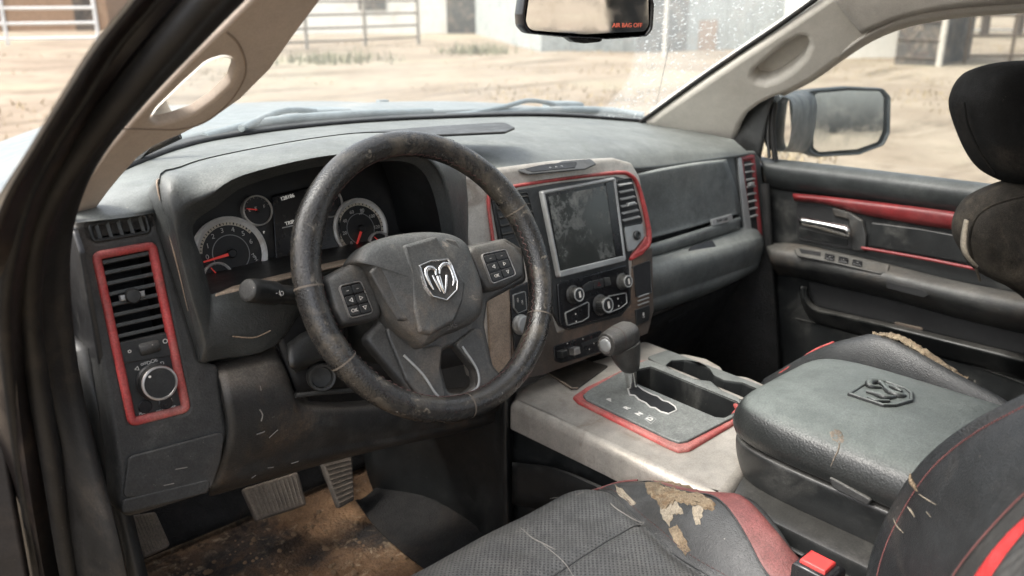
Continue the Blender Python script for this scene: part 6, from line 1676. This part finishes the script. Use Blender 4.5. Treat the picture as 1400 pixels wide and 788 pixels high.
def tuft(label, base, w, n, seed, m_='grass'):
    rnd = random.Random(seed); b = G(*base); mb = MB()
    for k in range(n):
        q = b+V((rnd.gauss(0,w*.5), rnd.gauss(0,w*.5), 0)); q.z = gz(q.x, q.y)-.02
        d = V((rnd.uniform(-.5,.5), rnd.uniform(-.5,.5), 1)).normalized()*rnd.uniform(.15,.4); s = V((rnd.uniform(-1,1),rnd.uniform(-1,1),0)).normalized()*.03
        mb.add([q-s, q+s, q+d], [(0,1,2)])
    tag(mb.build('grass_tuft', M[m_], None, 180), label, 'grass')
tuft('green weed patch on the sand left of centre beyond the windscreen', (455,84), 1.3, 260, 3)
tuft('green weed patch on the sand below the dark plank door', (650,72), 1.1, 260, 4)
# scattered dead grass over the yard
rnd = random.Random(5); mb = MB()
for k in range(14000):
    px = rnd.uniform(-300, 1700); py = 60+190*rnd.random()**1.6
    q = G(px, py)
    if (q-CAM).length < 3.5 or math.sin(q.x*.8)*math.sin(q.y*.6+q.x*.2) < .1: continue
    q.z = gz(q.x, q.y)+.05*math.sin(q.x*.9+q.y*.3)*math.sin(q.y*.7-q.x*.2)-.02
    d = V((rnd.uniform(-.8,.8), rnd.uniform(-.8,.8), 1)).normalized()*rnd.uniform(.04,.14); s = V((rnd.uniform(-1,1),rnd.uniform(-1,1),0)).normalized()*.02
    mb.add([q-s, q+s, q+d], [(0,1,2)])
tag(mb.build('dead_grass', M['hay'], None, 180), 'dry dead grass scattered over the sandy yard', 'grass', kind='stuff')

# ------------------------------------------------------------------ camera, light
cd = bpy.data.cameras.new('camera'); cam = bpy.data.objects.new('camera', cd); COL.objects.link(cam)
cam.location = CAM
cam.rotation_euler = Matrix((RGT, UPV, -FWD)).transposed().to_euler()
cd.sensor_width = 36; cd.lens = FPX/1400*36; cd.clip_start = .02; cd.clip_end = 2000
cd.dof.use_dof = True; cd.dof.focus_distance = 1.12; cd.dof.aperture_fstop = 4.2; cd.dof.aperture_blades = 7
scene.camera = cam

w = bpy.data.worlds.new('World'); scene.world = w; w.use_nodes = True
nt = w.node_tree
for n in list(nt.nodes): nt.nodes.remove(n)
wo = nt.nodes.new('ShaderNodeOutputWorld'); bg = nt.nodes.new('ShaderNodeBackground'); sk = nt.nodes.new('ShaderNodeTexSky')
sk.sky_type = 'NISHITA'; sk.sun_disc = False
SUN_EL, SUN_AZ = rad(52), rad(-70)       # azimuth from +y towards +x
sk.sun_elevation = SUN_EL; sk.sun_rotation = SUN_AZ
sk.dust_density = 6; sk.air_density = 1.0; sk.ozone_density = 1.0; sk.altitude = 200
hs_ = nt.nodes.new('ShaderNodeHueSaturation'); hs_.inputs['Saturation'].default_value = .38
nt.links.new(sk.outputs[0], hs_.inputs['Color']); nt.links.new(hs_.outputs[0], bg.inputs['Color']); nt.links.new(bg.outputs[0], wo.inputs[0])
bg.inputs['Strength'].default_value = .15
sl = bpy.data.lights.new('sun', 'SUN'); so = bpy.data.objects.new('sun', sl); COL.objects.link(so)
sl.energy = .75; sl.angle = rad(14); sl.color = (1, .95, .88)
sd = V((math.sin(SUN_AZ)*math.cos(SUN_EL), math.cos(SUN_AZ)*math.cos(SUN_EL), math.sin(SUN_EL)))
so.rotation_euler = sd.to_track_quat('Z', 'Y').to_euler()
so.location = (0, 0, 8)

vs_ = scene.view_settings
vs_.view_transform = 'Standard'; vs_.look = 'None'; vs_.gamma = 1; vs_.exposure = 1.9; vs_.use_curve_mapping = False
scene.display_settings.display_device = 'sRGB'
scene.cycles.max_bounces = 8; scene.cycles.transparent_max_bounces = 12
scene.cycles.use_denoising = True
